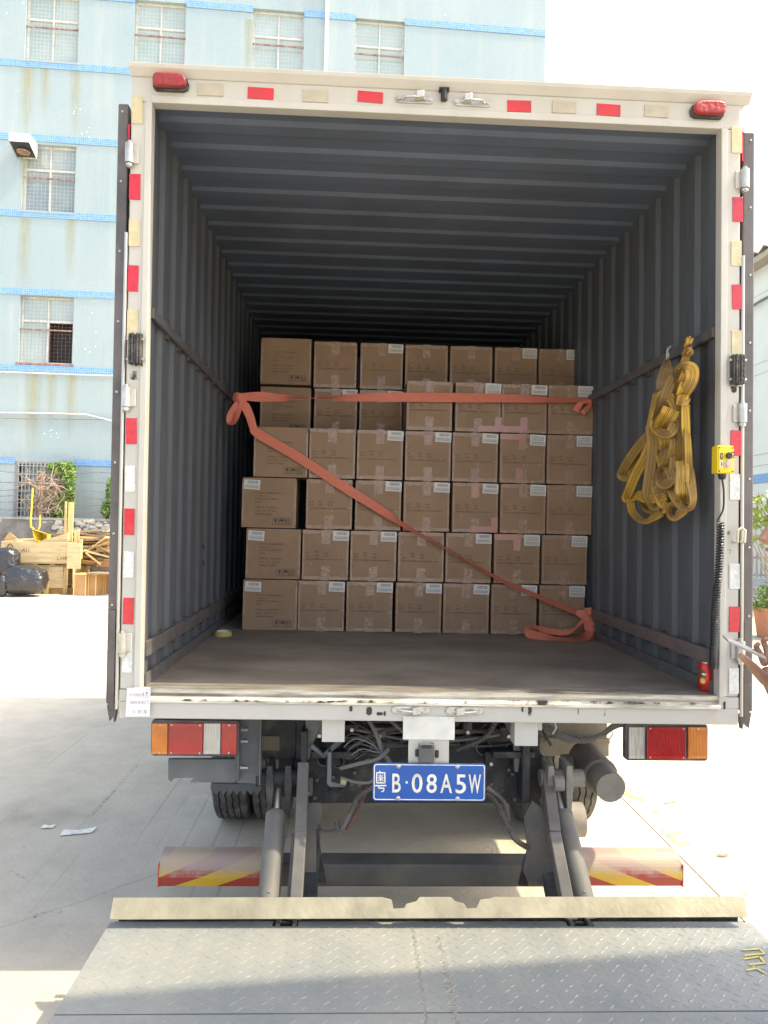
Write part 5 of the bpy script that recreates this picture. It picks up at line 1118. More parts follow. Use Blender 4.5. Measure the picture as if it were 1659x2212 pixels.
tV = flat('tape', 0, .052, 0, .085, -.0012, tape_m); tC = flat('tape', .003, .014, 0, .25, -.0004, tape_m)
tP = flat('tape', 0, .04, 0, .09, -.0016, pink_tape); tPh = flat('tape', 0, .14, 0, .035, -.0021, pink_tape)
def wrinkle_glints(seed, w_, h_):
    random.seed(seed); k = MB()
    for i in range(16):
        edge = random.random(); x = random.choice([random.uniform(0, .04), random.uniform(w_-.04, w_), w_/2+random.uniform(-.03, .03)]) if edge < .75 else random.uniform(0, w_)
        z = random.choice([random.uniform(.002, .03), random.uniform(h_-.03, h_-.003)]) if edge < .8 else random.uniform(.02, h_-.02)
        a = random.uniform(0, 3.14); l_ = random.uniform(.004, .016); d_ = Vector((math.cos(a), 0, math.sin(a)))*l_; c_ = Vector((x, -.0022, z))
        k.add([c_-d_, c_+Vector((-d_.z, 0, d_.x))*.08-Vector((0, .0008, 0)), c_+d_, c_-Vector((-d_.z, 0, d_.x))*.08], [(0, 1, 2, 3)])
    return k.mesh('tape_glint', glint_m)
wrk = [wrinkle_glints(i, .285, .303) for i in range(6)]
nums = ['45', '56', '54', '46', '55', '47']
no_sticker = {(0, 0): 0}
PINK = {(4, 4), (4, 5), (3, 5), (2, 4), (1, 5)}
stick = {(0, 0): 1, (0, 1): 1, (0, 2): 1, (0, 3): 1, (0, 4): 1, (0, 5): 2, (0, 6): 2, (1, 0): 1, (1, 1): 1, (1, 2): 1, (1, 4): 1, (1, 5): 2, (1, 6): 2, (2, 0): 1, (2, 2): 1, (2, 3): 1, (2, 4): 1, (2, 5): 2, (2, 6): 2,
         (3, 2): 1, (3, 3): 1, (3, 4): 1, (3, 5): 2, (3, 6): 2, (4, 1): 1, (4, 2): 1, (4, 4): 2, (4, 5): 1, (4, 6): 2, (5, 2): 1, (5, 5): 2, (5, 6): 2}
dg_text = [('N.W.:      4.4     KGS', .0135), ('G.W.:      4.8     KGS', .0135), ('CARTON DIMMENSION:33.2X28.5X30.5CM', .0118)]
random.seed(9)
for r in range(6):
    for c in range(7):
        back = r == 5 or (r == 4 and c < 3); Y = BKY if back else CFY
        px = 497.7+.5*ROWS[r][c]; z = F+.0025+r*.3052; x0 = A(px, 1000, Y).x; w_ = .332 if c == 0 else .285
        if r == 5 and c == 0: z += .012
        x0s = sheared((x0, Y, z+.15))[0]
        side = 'set back deeper in the load' if back else 'in the front layer'
        feat = 'with address print' if c == 0 else ('with barcode sticker' if (r, c) in stick else 'without sticker')
        if (r, c) in PINK: feat = 'with pinkish tape'
        lab = f'brown carton {feat}, {colname[c]} in the {rowname[r]} row' + (' up' if 0 < r < 5 else '')
        jy = random.uniform(-.003, .003)
        t = thing('cardboard_carton', lab, 'carton', (x0s, Y+jy, z), 'cartons stacked in the truck'); t.rotation_euler = (0, 0, random.uniform(-.006, .006))
        local('carton_body', bodyW[r % 3] if c == 0 else bodyN[(r*5+c*3) % 7], t, (0, 0, 0))
        sk = stick.get((r, c))
        if c == 0:
            ox, oz = (.075, .235) if (r, c) != (0, 0) else (.075, .20); ox = .082
            for i, (ln, s_) in enumerate((('DA GAYO INVERSIONES S.L.', .0132), ('C/ Batres, 5', .0132), ('28925 Alcorcon (Madrid)', .0132), ('Espana', .0132))): local('address_print', text_mesh(ln, s_, ink), t, (ox, -.0012, .205-i*.0175))
            local('address_print', text_mesh('ITEM NO.: CA-20895.6', .0142, ink), t, (ox-.002, -.0012, .118)); local('address_print', text_mesh('C/NO. _%s_ OF _250_' % nums[r], .0142, ink), t, (ox-.002, -.0012, .098)); local('address_print', text_mesh('MADE IN CHINA', .0142, ink), t, (ox-.002, -.0012, .078))
            local('handling_symbols', icon_me, t, (.188, -.0004, .022)); local('tape', tC, t, (.001, 0, .02)); local('tape', tC, t, (.311, 0, .02))
            if sk: s_ = local('shipping_sticker', st_me, t, (.012, -.0014, .232), (0, .05 if r else .03, 0)); 
            if sk: child('barcode', bc_me, s_)
        else:
            ox = .02
            for i, (ln, dx_, s_) in enumerate((('N.W.:', 0, .0135), ('4.4' if c < 5 else '4.5', .058, .0165), ('KGS', .115, .0135), ('G.W.:', 0, .0135), ('4.8', .060, .0165), ('KGS', .115, .0135), ('CARTON DIMMENSION:33.2X28.5X30.5CM', 0, .0118))):
                zr = .158-(i//3)*.0185+(.0045+random.uniform(-.002, .003) if dx_ in (.058, .060) else 0); local('weight_print', text_mesh(ln, s_, ink), t, (ox+dx_, -.0012, zr))
            local('tape', tH, t, (0, 0, 0), label='clear tape'); local('tape', tH, t, (0, 0, .274), label='clear tape'); local('tape', tC, t, (.001, -.001, .02)); local('tape', tC, t, (.263, -.001, .02))
            local('tape', tV, t, (.115, 0, .0)); local('tape', tV, t, (.115, 0, .217)); local('tape_glint', wrk[(r*3+c) % 6], t, (0, 0, 0))['kind'] = 'stuff'
            if sk:
                s_ = local('shipping_sticker', st_me if sk == 1 else st2_me, t, (.183, -.0014, .240 if sk == 1 else .234), (0, random.uniform(.0, .04), 0)); child('barcode', bc_me if sk == 1 else bc2_me, s_)
        if (r, c) in PINK:
            if r == 4 and c == 4: local('tape', tPh, t, (.145, 0, .005), label='pinkish tape'); local('tape', tP, t, (.245, 0, .005), label='pinkish tape')
            elif r == 4: local('tape', tPh, t, (.0, 0, .008), label='pinkish tape'); local('tape', tP, t, (.12, 0, .008), label='pinkish tape')
            elif r == 3: local('tape', tP, t, (.115, 0, .205), label='pinkish tape'); local('tape', tPh, t, (0, 0, .265), label='pinkish tape'); local('tape', tP, t, (.1, 0, .0), label='pinkish tape')
            elif r == 2: local('tape', tPh, t, (.12, 0, .004), label='pinkish tape'); local('tape', tP, t, (.24, 0, .004), label='pinkish tape'); local('tape', tP, t, (.115, 0, .21), label='pinkish tape')
            else: local('tape', tPh, t, (0, 0, .265), label='pinkish tape'); local('tape', tP, t, (.12, 0, .2), label='pinkish tape')
# ---------------------------------------------------------------- orange lashing straps
def smooth(P, n=10):
    out = []
    for i in range(len(P)-1):
        p0 = P[max(i-1, 0)]; p1 = P[i]; p2 = P[i+1]; p3 = P[min(i+2, len(P)-1)]
        for j in range(n):
            t = j/n; out.append(.5*((2*p1)+(-p0+p2)*t+(2*p0-5*p1+4*p2-p3)*t*t+(-p0+3*p1-3*p2+p3)*t**3))
    out.append(P[-1]); return out
def rib(name, spec, mat, parent, th=.0025, n=8):
    # spec: (px, py, Y or None, width m, angle of the flat side about the path, degrees; 0 = flat to the camera)
    P = [Wp(x, y, Y) for x, y, Y, w_, a in spec]; Q = smooth(P, n); m_ = len(Q); W_ = []; D_ = []
    for i, q in enumerate(Q):
        f = i/n; j = min(int(f), len(spec)-2); t = f-j; t2 = t*t*(3-2*t); w_ = spec[j][3]*(1-t2)+spec[j+1][3]*t2; a = math.radians(spec[j][4]*(1-t2)+spec[j+1][4]*t2)
        tg = (Q[min(i+1, m_-1)]-Q[max(i-1, 0)]).normalized(); vw = (q-CAM).normalized(); s_ = tg.cross(vw).normalized(); nn_ = s_.cross(tg).normalized()
        D_.append(s_*math.cos(a)+nn_*math.sin(a)); W_.append(w_)
    k = MB(); k.ribbon(Q, W_, D_, th); return k.build(name, mat, parent)
YS = CFY-.025
s1 = thing('lashing_strap', 'orange webbing strap stretched level across the fifth row of cartons', 'strap', Wp(515, 862, YS))
rib('webbing', [(508, 858, YS+.02, .03, 20), (520, 857, YS, .04, 0), (560, 857, YS+.0, .058, 0), (600, 859, YS+.0, .052, 30), (640, 860, YS, .05, 70), (675, 860, YS, .05, 88), (710, 860, YS, .05, 70), (770, 859, YS, .052, 30), (860, 858, YS, .055, 5), (1000, 859, YS, .055, 0), (1110, 861, YS, .050, 20), (1200, 864, YS, .045, 50), (1285, 864, YS, .045, 60)], strap_m, s1)
rib('knot', [(505, 853, YS-.01, .03, 0), (514, 856, YS-.03, .045, 0), (525, 862, YS-.02, .045, 20), (520, 872, YS-.03, .035, 0), (510, 866, YS-.02, .03, 40), (508, 856, YS, .03, 0)], strap_m, s1)
rib('loose_end', [(516, 868, YS-.02, .03, 10), (508, 882, YS-.03, .045, 0), (499, 898, YS-.02, .05, 20), (497, 910, YS-.02, .04, 0), (506, 913, YS-.04, .03, 60), (514, 895, YS-.04, .03, 30), (520, 874, YS-.03, .02, 0)], strap_m, s1)
rib('knot', [(1282, 872, YS-.01, .02, 0), (1290, 866, YS-.03, .04, 0), (1291, 856, YS-.02, .04, 30), (1284, 852, YS-.01, .02, 0), (1280, 862, YS-.03, .03, 20), (1290, 872, YS-.03, .03, 0)], strap_m, s1)
rib('loose_end', [(1284, 868, YS-.03, .025, 10), (1262, 868, YS-.04, .025, 30), (1250, 876, YS-.03, .035, 0), (1243, 888, YS-.03, .04, 10)], strap_m, s1)
rib('loose_end', [(1276, 872, YS-.03, .02, 10), (1266, 884, YS-.04, .03, 30), (1258, 893, YS-.03, .03, 10)], strap_m, s1)
rib('rail_loop', [(1291, 866, YS-.02, .03, 0), (1298, 858, YS+.0, .035, 40), (1294, 849, YS+.02, .03, 60), (1286, 858, YS-.01, .02, 0)], strap_m, s1)
s2 = thing('lashing_strap', 'orange strap running diagonally down over the cartons, ending in a loose loop', 'strap', Wp(1272, 1385, 1.45))
rib('webbing', [(522, 866, YS-.01, .03, 10), (531, 880, YS-.01, .055, 10), (540, 900, YS, .05, 10), (547, 922, YS, .05, 30), (560, 938, YS, .056, 0), (640, 985, YS, .056, 0), (740, 1050, YS, .056, 5), (820, 1100, YS, .055, 25), (870, 1133, YS, .05, 60), (930, 1166, YS, .05, 82), (1010, 1211, YS, .05, 82), (1080, 1252, YS, .05, 68), (1150, 1283, YS, .05, 60), (1210, 1309, YS, .05, 55), (1260, 1330, YS-.01, .045, 60)], strap_m, s2)
YK = YS-.05
rib('knot', [(1245, 1322, YK, .03, 0), (1260, 1328, YK-.02, .05, 0), (1275, 1330, YK-.02, .05, 20), (1288, 1338, YK, .04, 0), (1286, 1350, YK-.02, .03, 40), (1272, 1345, YK-.03, .04, 0), (1262, 1330, YK-.02, .035, 0)], strap_m, s2)
rib('knot', [(1262, 1318, YK, .02, 0), (1278, 1320, YK-.02, .04, 10), (1287, 1328, YK-.02, .035, 30), (1280, 1340, YK-.03, .03, 0)], strap_m, s2)
rib('loose_end', [(1268, 1340, YK-.02, .05, 0), (1272, 1355, YK-.04, .055, 10), (1268, 1372, YK-.08, .05, 20), (1240, 1384, YK-.14, .05, 45), (1200, 1383, YK-.15, .05, 40), (1165, 1374, YK-.12, .05, 20), (1144, 1369, YK-.08, .05, 0), (1138, 1360, YK-.05, .04, 40), (1148, 1353, YK-.03, .045, 70), (1180, 1362, YK-.04, .045, 40), (1220, 1366, YK-.06, .04, 30), (1245, 1355, YK-.04, .03, 60), (1262, 1338, YK-.01, .03, 20)], strap_m, s2)
rib('loose_end', [(1278, 1342, YK-.02, .04, 10), (1284, 1356, YK-.05, .035, 50), (1283, 1374, YK-.10, .03, 70), (1274, 1386, YK-.14, .04, 50), (1245, 1388, YK-.16, .04, 60), (1210, 1388, YK-.16, .05, 55)], strap_m, s2)
# tape roll on the floor
c_ = WZ(482, 1368, F+.016); tr = thing('tape_roll', 'yellowish roll of packing tape lying on the floor by the left wall', 'tape', (c_.x, c_.y, F+.003))
k = MB(); n = 32; R0, R1, h_ = .050, .038, .026; 
for (r, z) in ((R0, 0), (R0, h_), (R1, h_), (R1, 0)):
    for j in range(n): k.v.append((c_.x+r*math.cos(6.28318*j/n), c_.y+r*math.sin(6.28318*j/n), F+.003+z))
for i in range(4):
    for j in range(n): a_ = i*n+j; b2 = i*n+(j+1) % n; c2 = ((i+1) % 4)*n+(j+1) % n; d2 = ((i+1) % 4)*n+j; k.f.append((a_, b2, c2, d2))
k.build('tape_wound', M('tape_yellow', (.42, .34, .12), .3, coat=.3), tr)
k = MB(); 
for (r, z) in ((.0375, .001), (.0375, h_+.002), (.034, h_+.002), (.034, .001)):
    for j in range(n): k.v.append((c_.x+r*math.cos(6.28318*j/n), c_.y+r*math.sin(6.28318*j/n), F+.003+z))
for i in range(4):
    for j in range(n): a_ = i*n+j; b2 = i*n+(j+1) % n; c2 = ((i+1) % 4)*n+(j+1) % n; d2 = ((i+1) % 4)*n+j; k.f.append((a_, b2, c2, d2))
k.build('cardboard_core', M('core_pale', (.62, .58, .48), .8), tr)
# ---------------------------------------------------------------- yellow slings hung on the right wall
def G(X, Y, lift=.06):   # sling close-up pixels -> a point near the wall
    px, py = (2400+X/2.765)/1.8083, (1300+Y/2.765)/1.8083; return WX(px, py, 1.085-lift)
def srib(name, pts, wd, parent, th=.003, n=7, mat=None):
    P = [G(p[0], p[1], p[2] if len(p) > 2 else .06) for p in pts]; Q = smooth(P, n); m_ = len(Q); D_ = []; W_ = []
    for i, q in enumerate(Q):
        f = i/n; j = min(int(f), len(pts)-2); t = f-j; a0_ = pts[j][3] if len(pts[j]) > 3 else 0; a1_ = pts[j+1][3] if len(pts[j+1]) > 3 else 0; a = math.radians(a0_*(1-t)+a1_*t)
        tg = (Q[min(i+1, m_-1)]-Q[max(i-1, 0)]).normalized(); vw = (q-CAM).normalized(); s_ = tg.cross(vw).normalized(); nn_ = s_.cross(tg).normalized(); D_.append(s_*math.cos(a)+nn_*math.sin(a)); W_.append(wd)
    k = MB(); k.ribbon(Q, W_, D_, th); return k.build(name, mat or yellow_web, parent)
g1 = thing('cargo_sling', 'bundle of yellow webbing slings hanging from a steel hook on the right wall rail', 'sling', G(570, 700))
k = MB(); k.tube([G(632, 158, .035), G(605, 152, .05), G(580, 170, .06), G(572, 200, .06), G(570, 250, .06), G(568, 290, .06)], .006, 8); k.tube([G(568, 285, .06), G(585, 262, .06), G(586, 225, .06), G(574, 212, .06)], .004, 8); k.build('hook', bolt_steel, g1, smooth=True)
tanw = M('tan_webbing', (.30, .19, .09), .8, uv=True); stripes_on(tanw, (.3, .5, .7), (.18, .10, .05), .02)
srib('webbing', [(570, 300, .06, 60), (545, 420, .06, 20), (520, 520, .06, 10), (515, 620, .06, 20)], .050, g1, mat=tanw)
srib('webbing', [(575, 300, .05, 60), (575, 420, .05, 20), (550, 560, .05, 10), (560, 680, .07, 20)], .045, g1, mat=tanw)
W5 = .043
srib('webbing', [(640, 480, .07), (580, 600, .09), (530, 750, .10), (470, 900, .08, 40), (420, 1000, .06, 20)], W5, g1)
srib('webbing', [(470, 660, .06), (450, 780, .06), (425, 900, .07), (400, 1050, .08), (410, 1200, .08), (395, 1400, .08), (370, 1600, .08), (355, 1750, .08, 20), (400, 1870, .07, 55), (450, 1890, .06, 70), (500, 1830, .05, 40), (560, 1700, .05)], W5*1.1, g1)
srib('webbing', [(560, 640, .08), (490, 700, .09), (450, 850, .08), (430, 1000, .09), (500, 1080, .11), (600, 1080, .11), (660, 980, .09)], W5, g1)
srib('webbing', [(620, 820, .11), (580, 900, .12), (530, 970, .11), (500, 1050, .07)], .075, g1)
srib('webbing', [(480, 650, .05), (600, 700, .09), (660, 820, .09), (640, 930, .09), (560, 980, .06)], W5, g1)
srib('webbing', [(400, 1080, .06), (300, 1180, .07), (190, 1320, .08), (110, 1450, .08), (75, 1540, .07), (150, 1560, .05, 40), (220, 1440, .04), (310, 1290, .04)], W5*1.05, g1)
srib('webbing', [(420, 1120, .05), (330, 1350, .07), (230, 1530, .08), (160, 1700, .08), (130, 1790, .06), (220, 1770, .04, 30), (330, 1740, .05)], W5*1.1, g1)
srib('webbing', [(240, 1740, .06), (330, 1790, .07), (430, 1790, .06), (560, 1760, .05)], W5, g1)
srib('webbing', [(170, 1800, .05, 10), (190, 1920, .06, 10), (260, 2010, .06, 30), (340, 2035, .05, 50), (430, 1990, .05, 30), (500, 1940, .05)], .040, g1)
srib('webbing', [(300, 1830, .04, 40), (340, 1910, .04, 50), (430, 1930, .04, 50), (520, 1920, .04, 30), (570, 1830, .04)], .035, g1)
srib('webbing', [(460, 1180, .04), (490, 1330, .05), (520, 1450, .06), (470, 1560, .05, 30), (440, 1650, .05), (500, 1820, .05), (540, 1850, .04)], W5, g1)
srib('webbing', [(650, 1080, .08), (640, 1230, .09, 10), (580, 1400, .09, 40), (490, 1500, .09, 50), (490, 1620, .09, 20), (560, 1640, .10), (620, 1560, .10, 20), (560, 1430, .08)], W5*.9, g1)
srib('webbing', [(640, 1250, .07), (650, 1400, .08), (620, 1550, .08), (540, 1650, .08), (500, 1720, .07)], W5, g1)
srib('webbing', [(520, 1100, .08), (540, 1180, .08), (530, 1250, .07, 30)], .05, g1)
for i in range(5): srib('webbing', [(500+i*8, 640, .03), (480+i*35, 900, .03+.01*(i % 2)), (430+i*48, 1150, .03), (400+i*45, 1500, .035), (390+i*50, 1800, .03)], .05, g1, mat=tanw)
tagm = M('tag_cream', (.66, .62, .36), .7); 
P = [G(*q, .05) for q in ((410, 850), (370, 890), (385, 950), (338, 1010), (335, 1110), (365, 1100), (400, 960))]
k = MB(); k.add(P+[p+Vector((.003, .003, 0)) for p in P], [tuple(range(7)), tuple(range(13, 6, -1))]+[(i, (i+1) % 7, (i+1) % 7+7, i+7) for i in range(7)]); k.build('rating_tag', tagm, g1)
g2 = thing('cargo_sling', 'long braided hank of yellow webbing knotted to the right wall rail beside the hooked bundle', 'sling', G(760, 600))
for i, a in enumerate((0, 2.1, 4.2)):   # twisted top part
    pts = []
    for j in range(10): t = j/9; pts.append((800-25*t*2+16*math.cos(a+t*8), 55+330*t, .055+.018*math.sin(a+t*8), 60*math.sin(a+t*6)))
    srib('webbing', pts, .030, g2, n=4)
srib('knot', [(760, 200, .07), (800, 190, .08), (815, 215, .07), (770, 240, .07), (755, 210, .06)], .028, g2)
for i, a in enumerate((0, 1.57, 3.14, 4.7)):
    pts = []
    for j in range(9): t = j/8; pts.append((745+45*math.cos(a+t*5)*(1-.5*t)-25*t, 370+400*t, .075+.03*math.sin(a+t*5), 50*math.sin(a+t*4)))
    srib('webbing', pts, .045, g2, n=5)
srib('knot', [(690, 420, .08), (760, 370, .11), (840, 400, .09), (830, 520, .09), (760, 640, .09), (690, 760, .06)], .05, g2)
srib('knot', [(660, 760, .08), (710, 740, .11), (760, 740, .10), (780, 700, .07)], .035, g2)
for i in range(7):
    x0_ = 680+i*16; srib('webbing', [(x0_, 770, .06+.01*(i % 3), 40), (700+i*14, 1000, .06+.012*(i % 2), 50-20*(i % 3)), (705+i*15, 1250, .06+.012*((i+1) % 2), 40), (700+i*17, 1450, .06, 30), (690+i*20, 1640, .06, 20)], .036, g2)
srib('webbing', [(730, 1380, .08), (740, 1500, .09), (732, 1650, .09), (738, 1750, .085), (740, 1790, .05, 40), (742, 1850, .03)], .055, g2)
srib('webbing', [(800, 1480, .06), (830, 1650, .06, 30), (850, 1800, .06, 50), (820, 1880, .06, 60), (740, 1880, .07, 40), (670, 1800, .07, 20), (610, 1680, .07, 10), (590, 1600, .05)], .042, g2)
srib('webbing', [(700, 1640, .05), (690, 1800, .05), (650, 1850, .05, 30), (600, 1880, .05, 50), (600, 1960, .05, 60), (650, 1990, .06, 40), (720, 1940, .06, 20), (770, 1880, .05)], .042, g2)
# ---------------------------------------------------------------- control pendant on the right jamb
YC = -.05; pd = thing('lift_control_pendant', 'yellow push button control box hanging on the right door post on a black spiral cable', 'remote control', Wp(1568, 995, YC))
def pc_(x, y): return ((2650+x/2.011)/1.8083, (800+y/2.011)/1.8083)
a_ = Wp(*pc_(300, 2110), YC); b2 = Wp(*pc_(440, 1892), YC); cx2, cz2 = (a_.x+b2.x)/2, (a_.z+b2.z)/2; hw, hh = .033, .054
k = MB(); k.prism(rrect(cx2, cz2, hw, hh, .006), YC, YC+.045); cs = k.build('case', yellow_paint, pd, bevel=.003)
k = MB(); k.prism(rrect(cx2, cz2, hw-.004, hh-.004, .005), YC-.004, YC-.0005); k.build('case_lid', yellow_paint, pd, bevel=.002)
for (dx, dz, mt) in ((.008, .014, black_plastic), (.006, -.018, M('button_pink', (.62, .42, .44), .4))):
    k = MB(); k.lathe((cx2+dx, YC-.018, cz2+dz), [(.0125, .0135), (.0125, .004), (.011, .0)], 'Y', 18); bt = k.build('button', mt, pd, smooth=True)
    k = MB(); k.lathe((cx2+dx, YC-.009, cz2+dz), [(.0165, .0045), (.0165, .0)], 'Y', 18); k.build('collar', M('collar_yellow', (.7, .52, .03), .4) if dz > 0 else M('collar_cream', (.7, .62, .3), .4), bt)
for (dx, dz, m1, m2) in ((-.018, .012, black_plastic, plate_white), (.026, .018, black_plastic, plate_white), (-.018, -.018, plate_white, black_plastic)):
    k = MB(); k.box(cx2+dx-.005, cx2+dx+.005, YC-.0056, YC-.0042, cz2+dz-.012, cz2+dz+.012); pl_ = k.build('arrow_plate', m1, pd)
    s_ = 1 if dz > 0 else -1; k = MB(); k.prism([(cx2+dx-.001, cz2+dz-s_*.008), (cx2+dx+.001, cz2+dz-s_*.008), (cx2+dx+.001, cz2+dz+s_*.003), (cx2+dx+.003, cz2+dz+s_*.003), (cx2+dx, cz2+dz+s_*.008), (cx2+dx-.003, cz2+dz+s_*.003), (cx2+dx-.001, cz2+dz+s_*.003)], YC-.0066, YC-.0058); k.build('arrow', m2, pl_)
for (dx, dz) in ((-.026, .045), (.026, .045), (-.026, -.045), (.026, -.045)): k = MB(); k.cyl((cx2+dx, YC-.0052, cz2+dz), (cx2+dx, YC-.0042, cz2+dz), .003, n=8); k.build('screw', chassis, pd)
k = MB(); k.lathe((cx2-.002, YC+.02, cz2-hh-.022), [(.009, 0), (.014, .006), (.015, .022)], 'Z', 16); k.build('cable_gland', black_plastic, pd, smooth=True)
P4 = lambda x, y, Y: Wp((2700+x/2.106)/1.8083, (1850+y/2.106)/1.8083, Y)
k = MB(); k.tube(smooth([Vector((cx2-.002, YC+.02, cz2-hh-.02)), P4(268, 150, YC+.02), P4(265, 280, YC+.015), P4(240, 345, YC+.01), P4(218, 385, YC+.01), P4(225, 400, YC+.01)], 8), .0038, 8); k.build('cable', black_plastic, pd, smooth=True)
axis_pts = smooth([P4(240, 405, YC+.01), P4(238, 560, YC+.015), P4(228, 760, YC+.015), P4(212, 940, YC+.015), P4(196, 1150, YC+.02), P4(190, 1350, YC+.025), P4(180, 1500, YC+.035), P4(180, 1600, YC+.045)], 60)
lens = [0]
for a_, b2 in zip(axis_pts, axis_pts[1:]): lens.append(lens[-1]+(b2-a_).length)
T_ = lens[-1]; NT = 62; pts = []; N2 = NT*14
for i in range(N2+1):
    f = i/N2; g_ = f**1.0*.0+ (1-(1-f)**1.18); s_ = g_*T_; j = 0
    lo, hi = 0, len(lens)-1
    while hi-lo > 1:
        md = (lo+hi)//2
        if lens[md] <= s_: lo = md
        else: hi = md
    tt = (s_-lens[lo])/max(1e-9, lens[hi]-lens[lo]); c_ = axis_pts[lo].lerp(axis_pts[hi], tt); an = f*NT*2*math.pi; rr = .0125
    pts.append(c_+Vector((rr*math.cos(an), rr*math.sin(an), 0)))
k = MB(); k.tube(pts, .0032, 6); k.build('spiral_cable', M('cable_black_gloss', (.03, .03, .032), .3), pd, smooth=True)
# ---------------------------------------------------------------- drinks can
c0 = WZ((2700+125/2.106)/1.8083, (1850+1785/2.106)/1.8083, F+.004); cn = thing('drinks_can', 'red soft drink can standing on the truck floor inside the right post', 'can', (c0.x, c0.y, F+.004))
rc = .033; k = MB(); k.lathe((c0.x, c0.y, F+.004), [(.024, 0), (.027, .002), (rc, .010), (rc, .104), (.028, .113)], 'Z', 32); k.build('can_body', M('can_red', (.50, .03, .02), .25, .3, col2=(.50, .03, .03), ns=15), cn, smooth=True)
k = MB(); k.lathe((c0.x, c0.y, F+.004), [(.0275, .1132), (.0275, .117), (.025, .117), (.0245, .114)], 'Z', 32); k.build('can_lid', bolt_steel, cn, smooth=True)
def wrap(u0, u1, z0, z1, mat, name, ell=False, n=10):   # patch on the can; u in degrees, -90 faces the camera
    k = MB()
    if ell:
        cu, czz = (u0+u1)/2, (z0+z1)/2; P = [(cu+(u1-u0)/2*math.cos(6.283*i/16), czz+(z1-z0)/2*math.sin(6.283*i/16)) for i in range(16)]
        k.add([(c0.x+(rc+.0006)*math.cos(math.radians(u)), c0.y+(rc+.0006)*math.sin(math.radians(u)), F+.004+z) for u, z in [(cu, czz)]+P], [(0, i+1, (i+1) % 16+1) for i in range(16)])
    else:
        k.add([(c0.x+(rc+.0004)*math.cos(math.radians(u0+(u1-u0)*i/n)), c0.y+(rc+.0004)*math.sin(math.radians(u0+(u1-u0)*i/n)), F+.004+z) for i in range(n+1) for z in (z0, z1)], [(2*i, 2*i+2, 2*i+3, 2*i+1) for i in range(n)])
    k.build(name, mat, cn)
wrap(-185, -118, .052, .088, M('can_green', (.03, .09, .04), .4), 'logo_patch', True); wrap(-165, -120, .030, .056, M('can_orange', (.75, .25, .03), .4), 'fruit_picture', True); wrap(-158, -127, .034, .052, M('can_orange_light', (.80, .50, .12), .4), 'fruit_picture', True)
wrap(-88, -50, .018, .048, M('can_silver', (.50, .50, .46), .4), 'text_panel'); 
wrap(-150, -115, .066, .074, plate_white, 'logo_lettering', True)
# ---------------------------------------------------------------- paper notice
YN = -.012; pn = thing('paper_notice', 'white paper notice with Chinese lettering and the number 17 stuck on the lower left corner', 'notice', Wp(300, 1516, YN))
nx, ny = 9, 9; k = MB(); cor = [(275, 1486), (325.5, 1484), (323.5, 1548), (271, 1548)]
for j in range(ny+1):
    for i in range(nx+1):
        u, v = i/nx, j/ny; px = (cor[0][0]*(1-u)+cor[1][0]*u)*(1-v)+(cor[3][0]*(1-u)+cor[2][0]*u)*v; py = (cor[0][1]*(1-u)+cor[1][1]*u)*(1-v)+(cor[3][1]*(1-u)+cor[2][1]*u)*v
        p = Wp(px, py, YN-.003-.004*abs(mnoise.noise(Vector((u*2.5, v*3, 2))))-.005*(u > .95)); k.v.append(tuple(p))
for j in range(ny):
    for i in range(nx): a_ = j*(nx+1)+i; k.f.append((a_, a_+1, a_+nx+2, a_+nx+1))
o_ = k.build('sheet', M('notice_paper', (.78, .76, .76), .6), pn, smooth=True)
greyink = M('notice_ink', (.22, .20, .20), .7)
def ntext(txt, x, y, s_, mt=greyink):
    p = Wp(x, y, YN-.012); put('lettering', text_mesh(txt, s_, mt), pn, p)
ntext('\u5378\u8d27\u6392\u961f\u53f7:', 279, 1503, .0105); ntext('17', 307.5, 1503, .020, ink); ntext('\u8d34\u5728\u8f66\u540e\u95e8', 281, 1520, .0135); ntext('\u5c0f \u8d27 \u8f66', 284, 1541, .0165)
for y in (1489.5, 1505.5): a_ = Wp(279, y, YN-.0115); b2 = Wp(324, y+.5, YN-.0115); k = MB(); k.bar(a_, b2, .0004, .0008, up=(0, 0, 1)); k.build('ruled_line', greyink, pn)
# ---------------------------------------------------------------- litter
lit = [(169, 1797, .09, .035, 'white torn strip of paper lying left of the underrun bar', plate_white), (104, 1786, .035, .02, 'small pale paper scrap on the shaded concrete left of the paper strip', plate_white), (1448, 1732, .05, .012, 'small pale twig on the sunlit concrete below the right tail lamp', wood), (1562, 1848, .03, .015, 'dark leaf scrap on the sunlit concrete right of the striped bar', darkwood)]
for (x, y, w_, h_, lb, mt) in lit:
    p = WZ(x, y, .006); a = random.uniform(-.3, .5); u_ = Vector((math.cos(a), math.sin(a), 0)); v_ = Vector((-math.sin(a), math.cos(a), 0)); k = MB()
    k.add([p-u_*w_-v_*h_, p+u_*w_*.8-v_*h_*.6, p+u_*w_+v_*h_+Vector((0, 0, .008)), p+v_*h_*.7, p-u_*w_*.9+v_*h_+Vector((0, 0, .006))], [(0, 1, 3), (1, 2, 3), (0, 3, 4)])
    tag(k.build('ground_litter', mt), lb, 'litter')
scuff = M('tyre_scuff', (.16, .15, .14), .9)
N_, N, L, b = nodes_of(scuff); tc = N.new('ShaderNodeTexCoord'); nz = N.new('ShaderNodeTexNoise'); nz.inputs['Scale'].default_value = 30; nz.inputs['Detail'].default_value = 6
mp = N.new('ShaderNodeMapping'); L.new(tc.outputs['Object'], mp.inputs[0]); L.new(mp.outputs[0], nz.inputs[0]); rp = N.new('ShaderNodeValToRGB'); rp.color_ramp.elements[0].position = .45; rp.color_ramp.elements[1].position = .75; rp.color_ramp.elements[1].color = (.5, .5, .5, 1)
L.new(nz.outputs[0], rp.inputs[0]); L.new(rp.outputs[0], b.inputs['Alpha'])
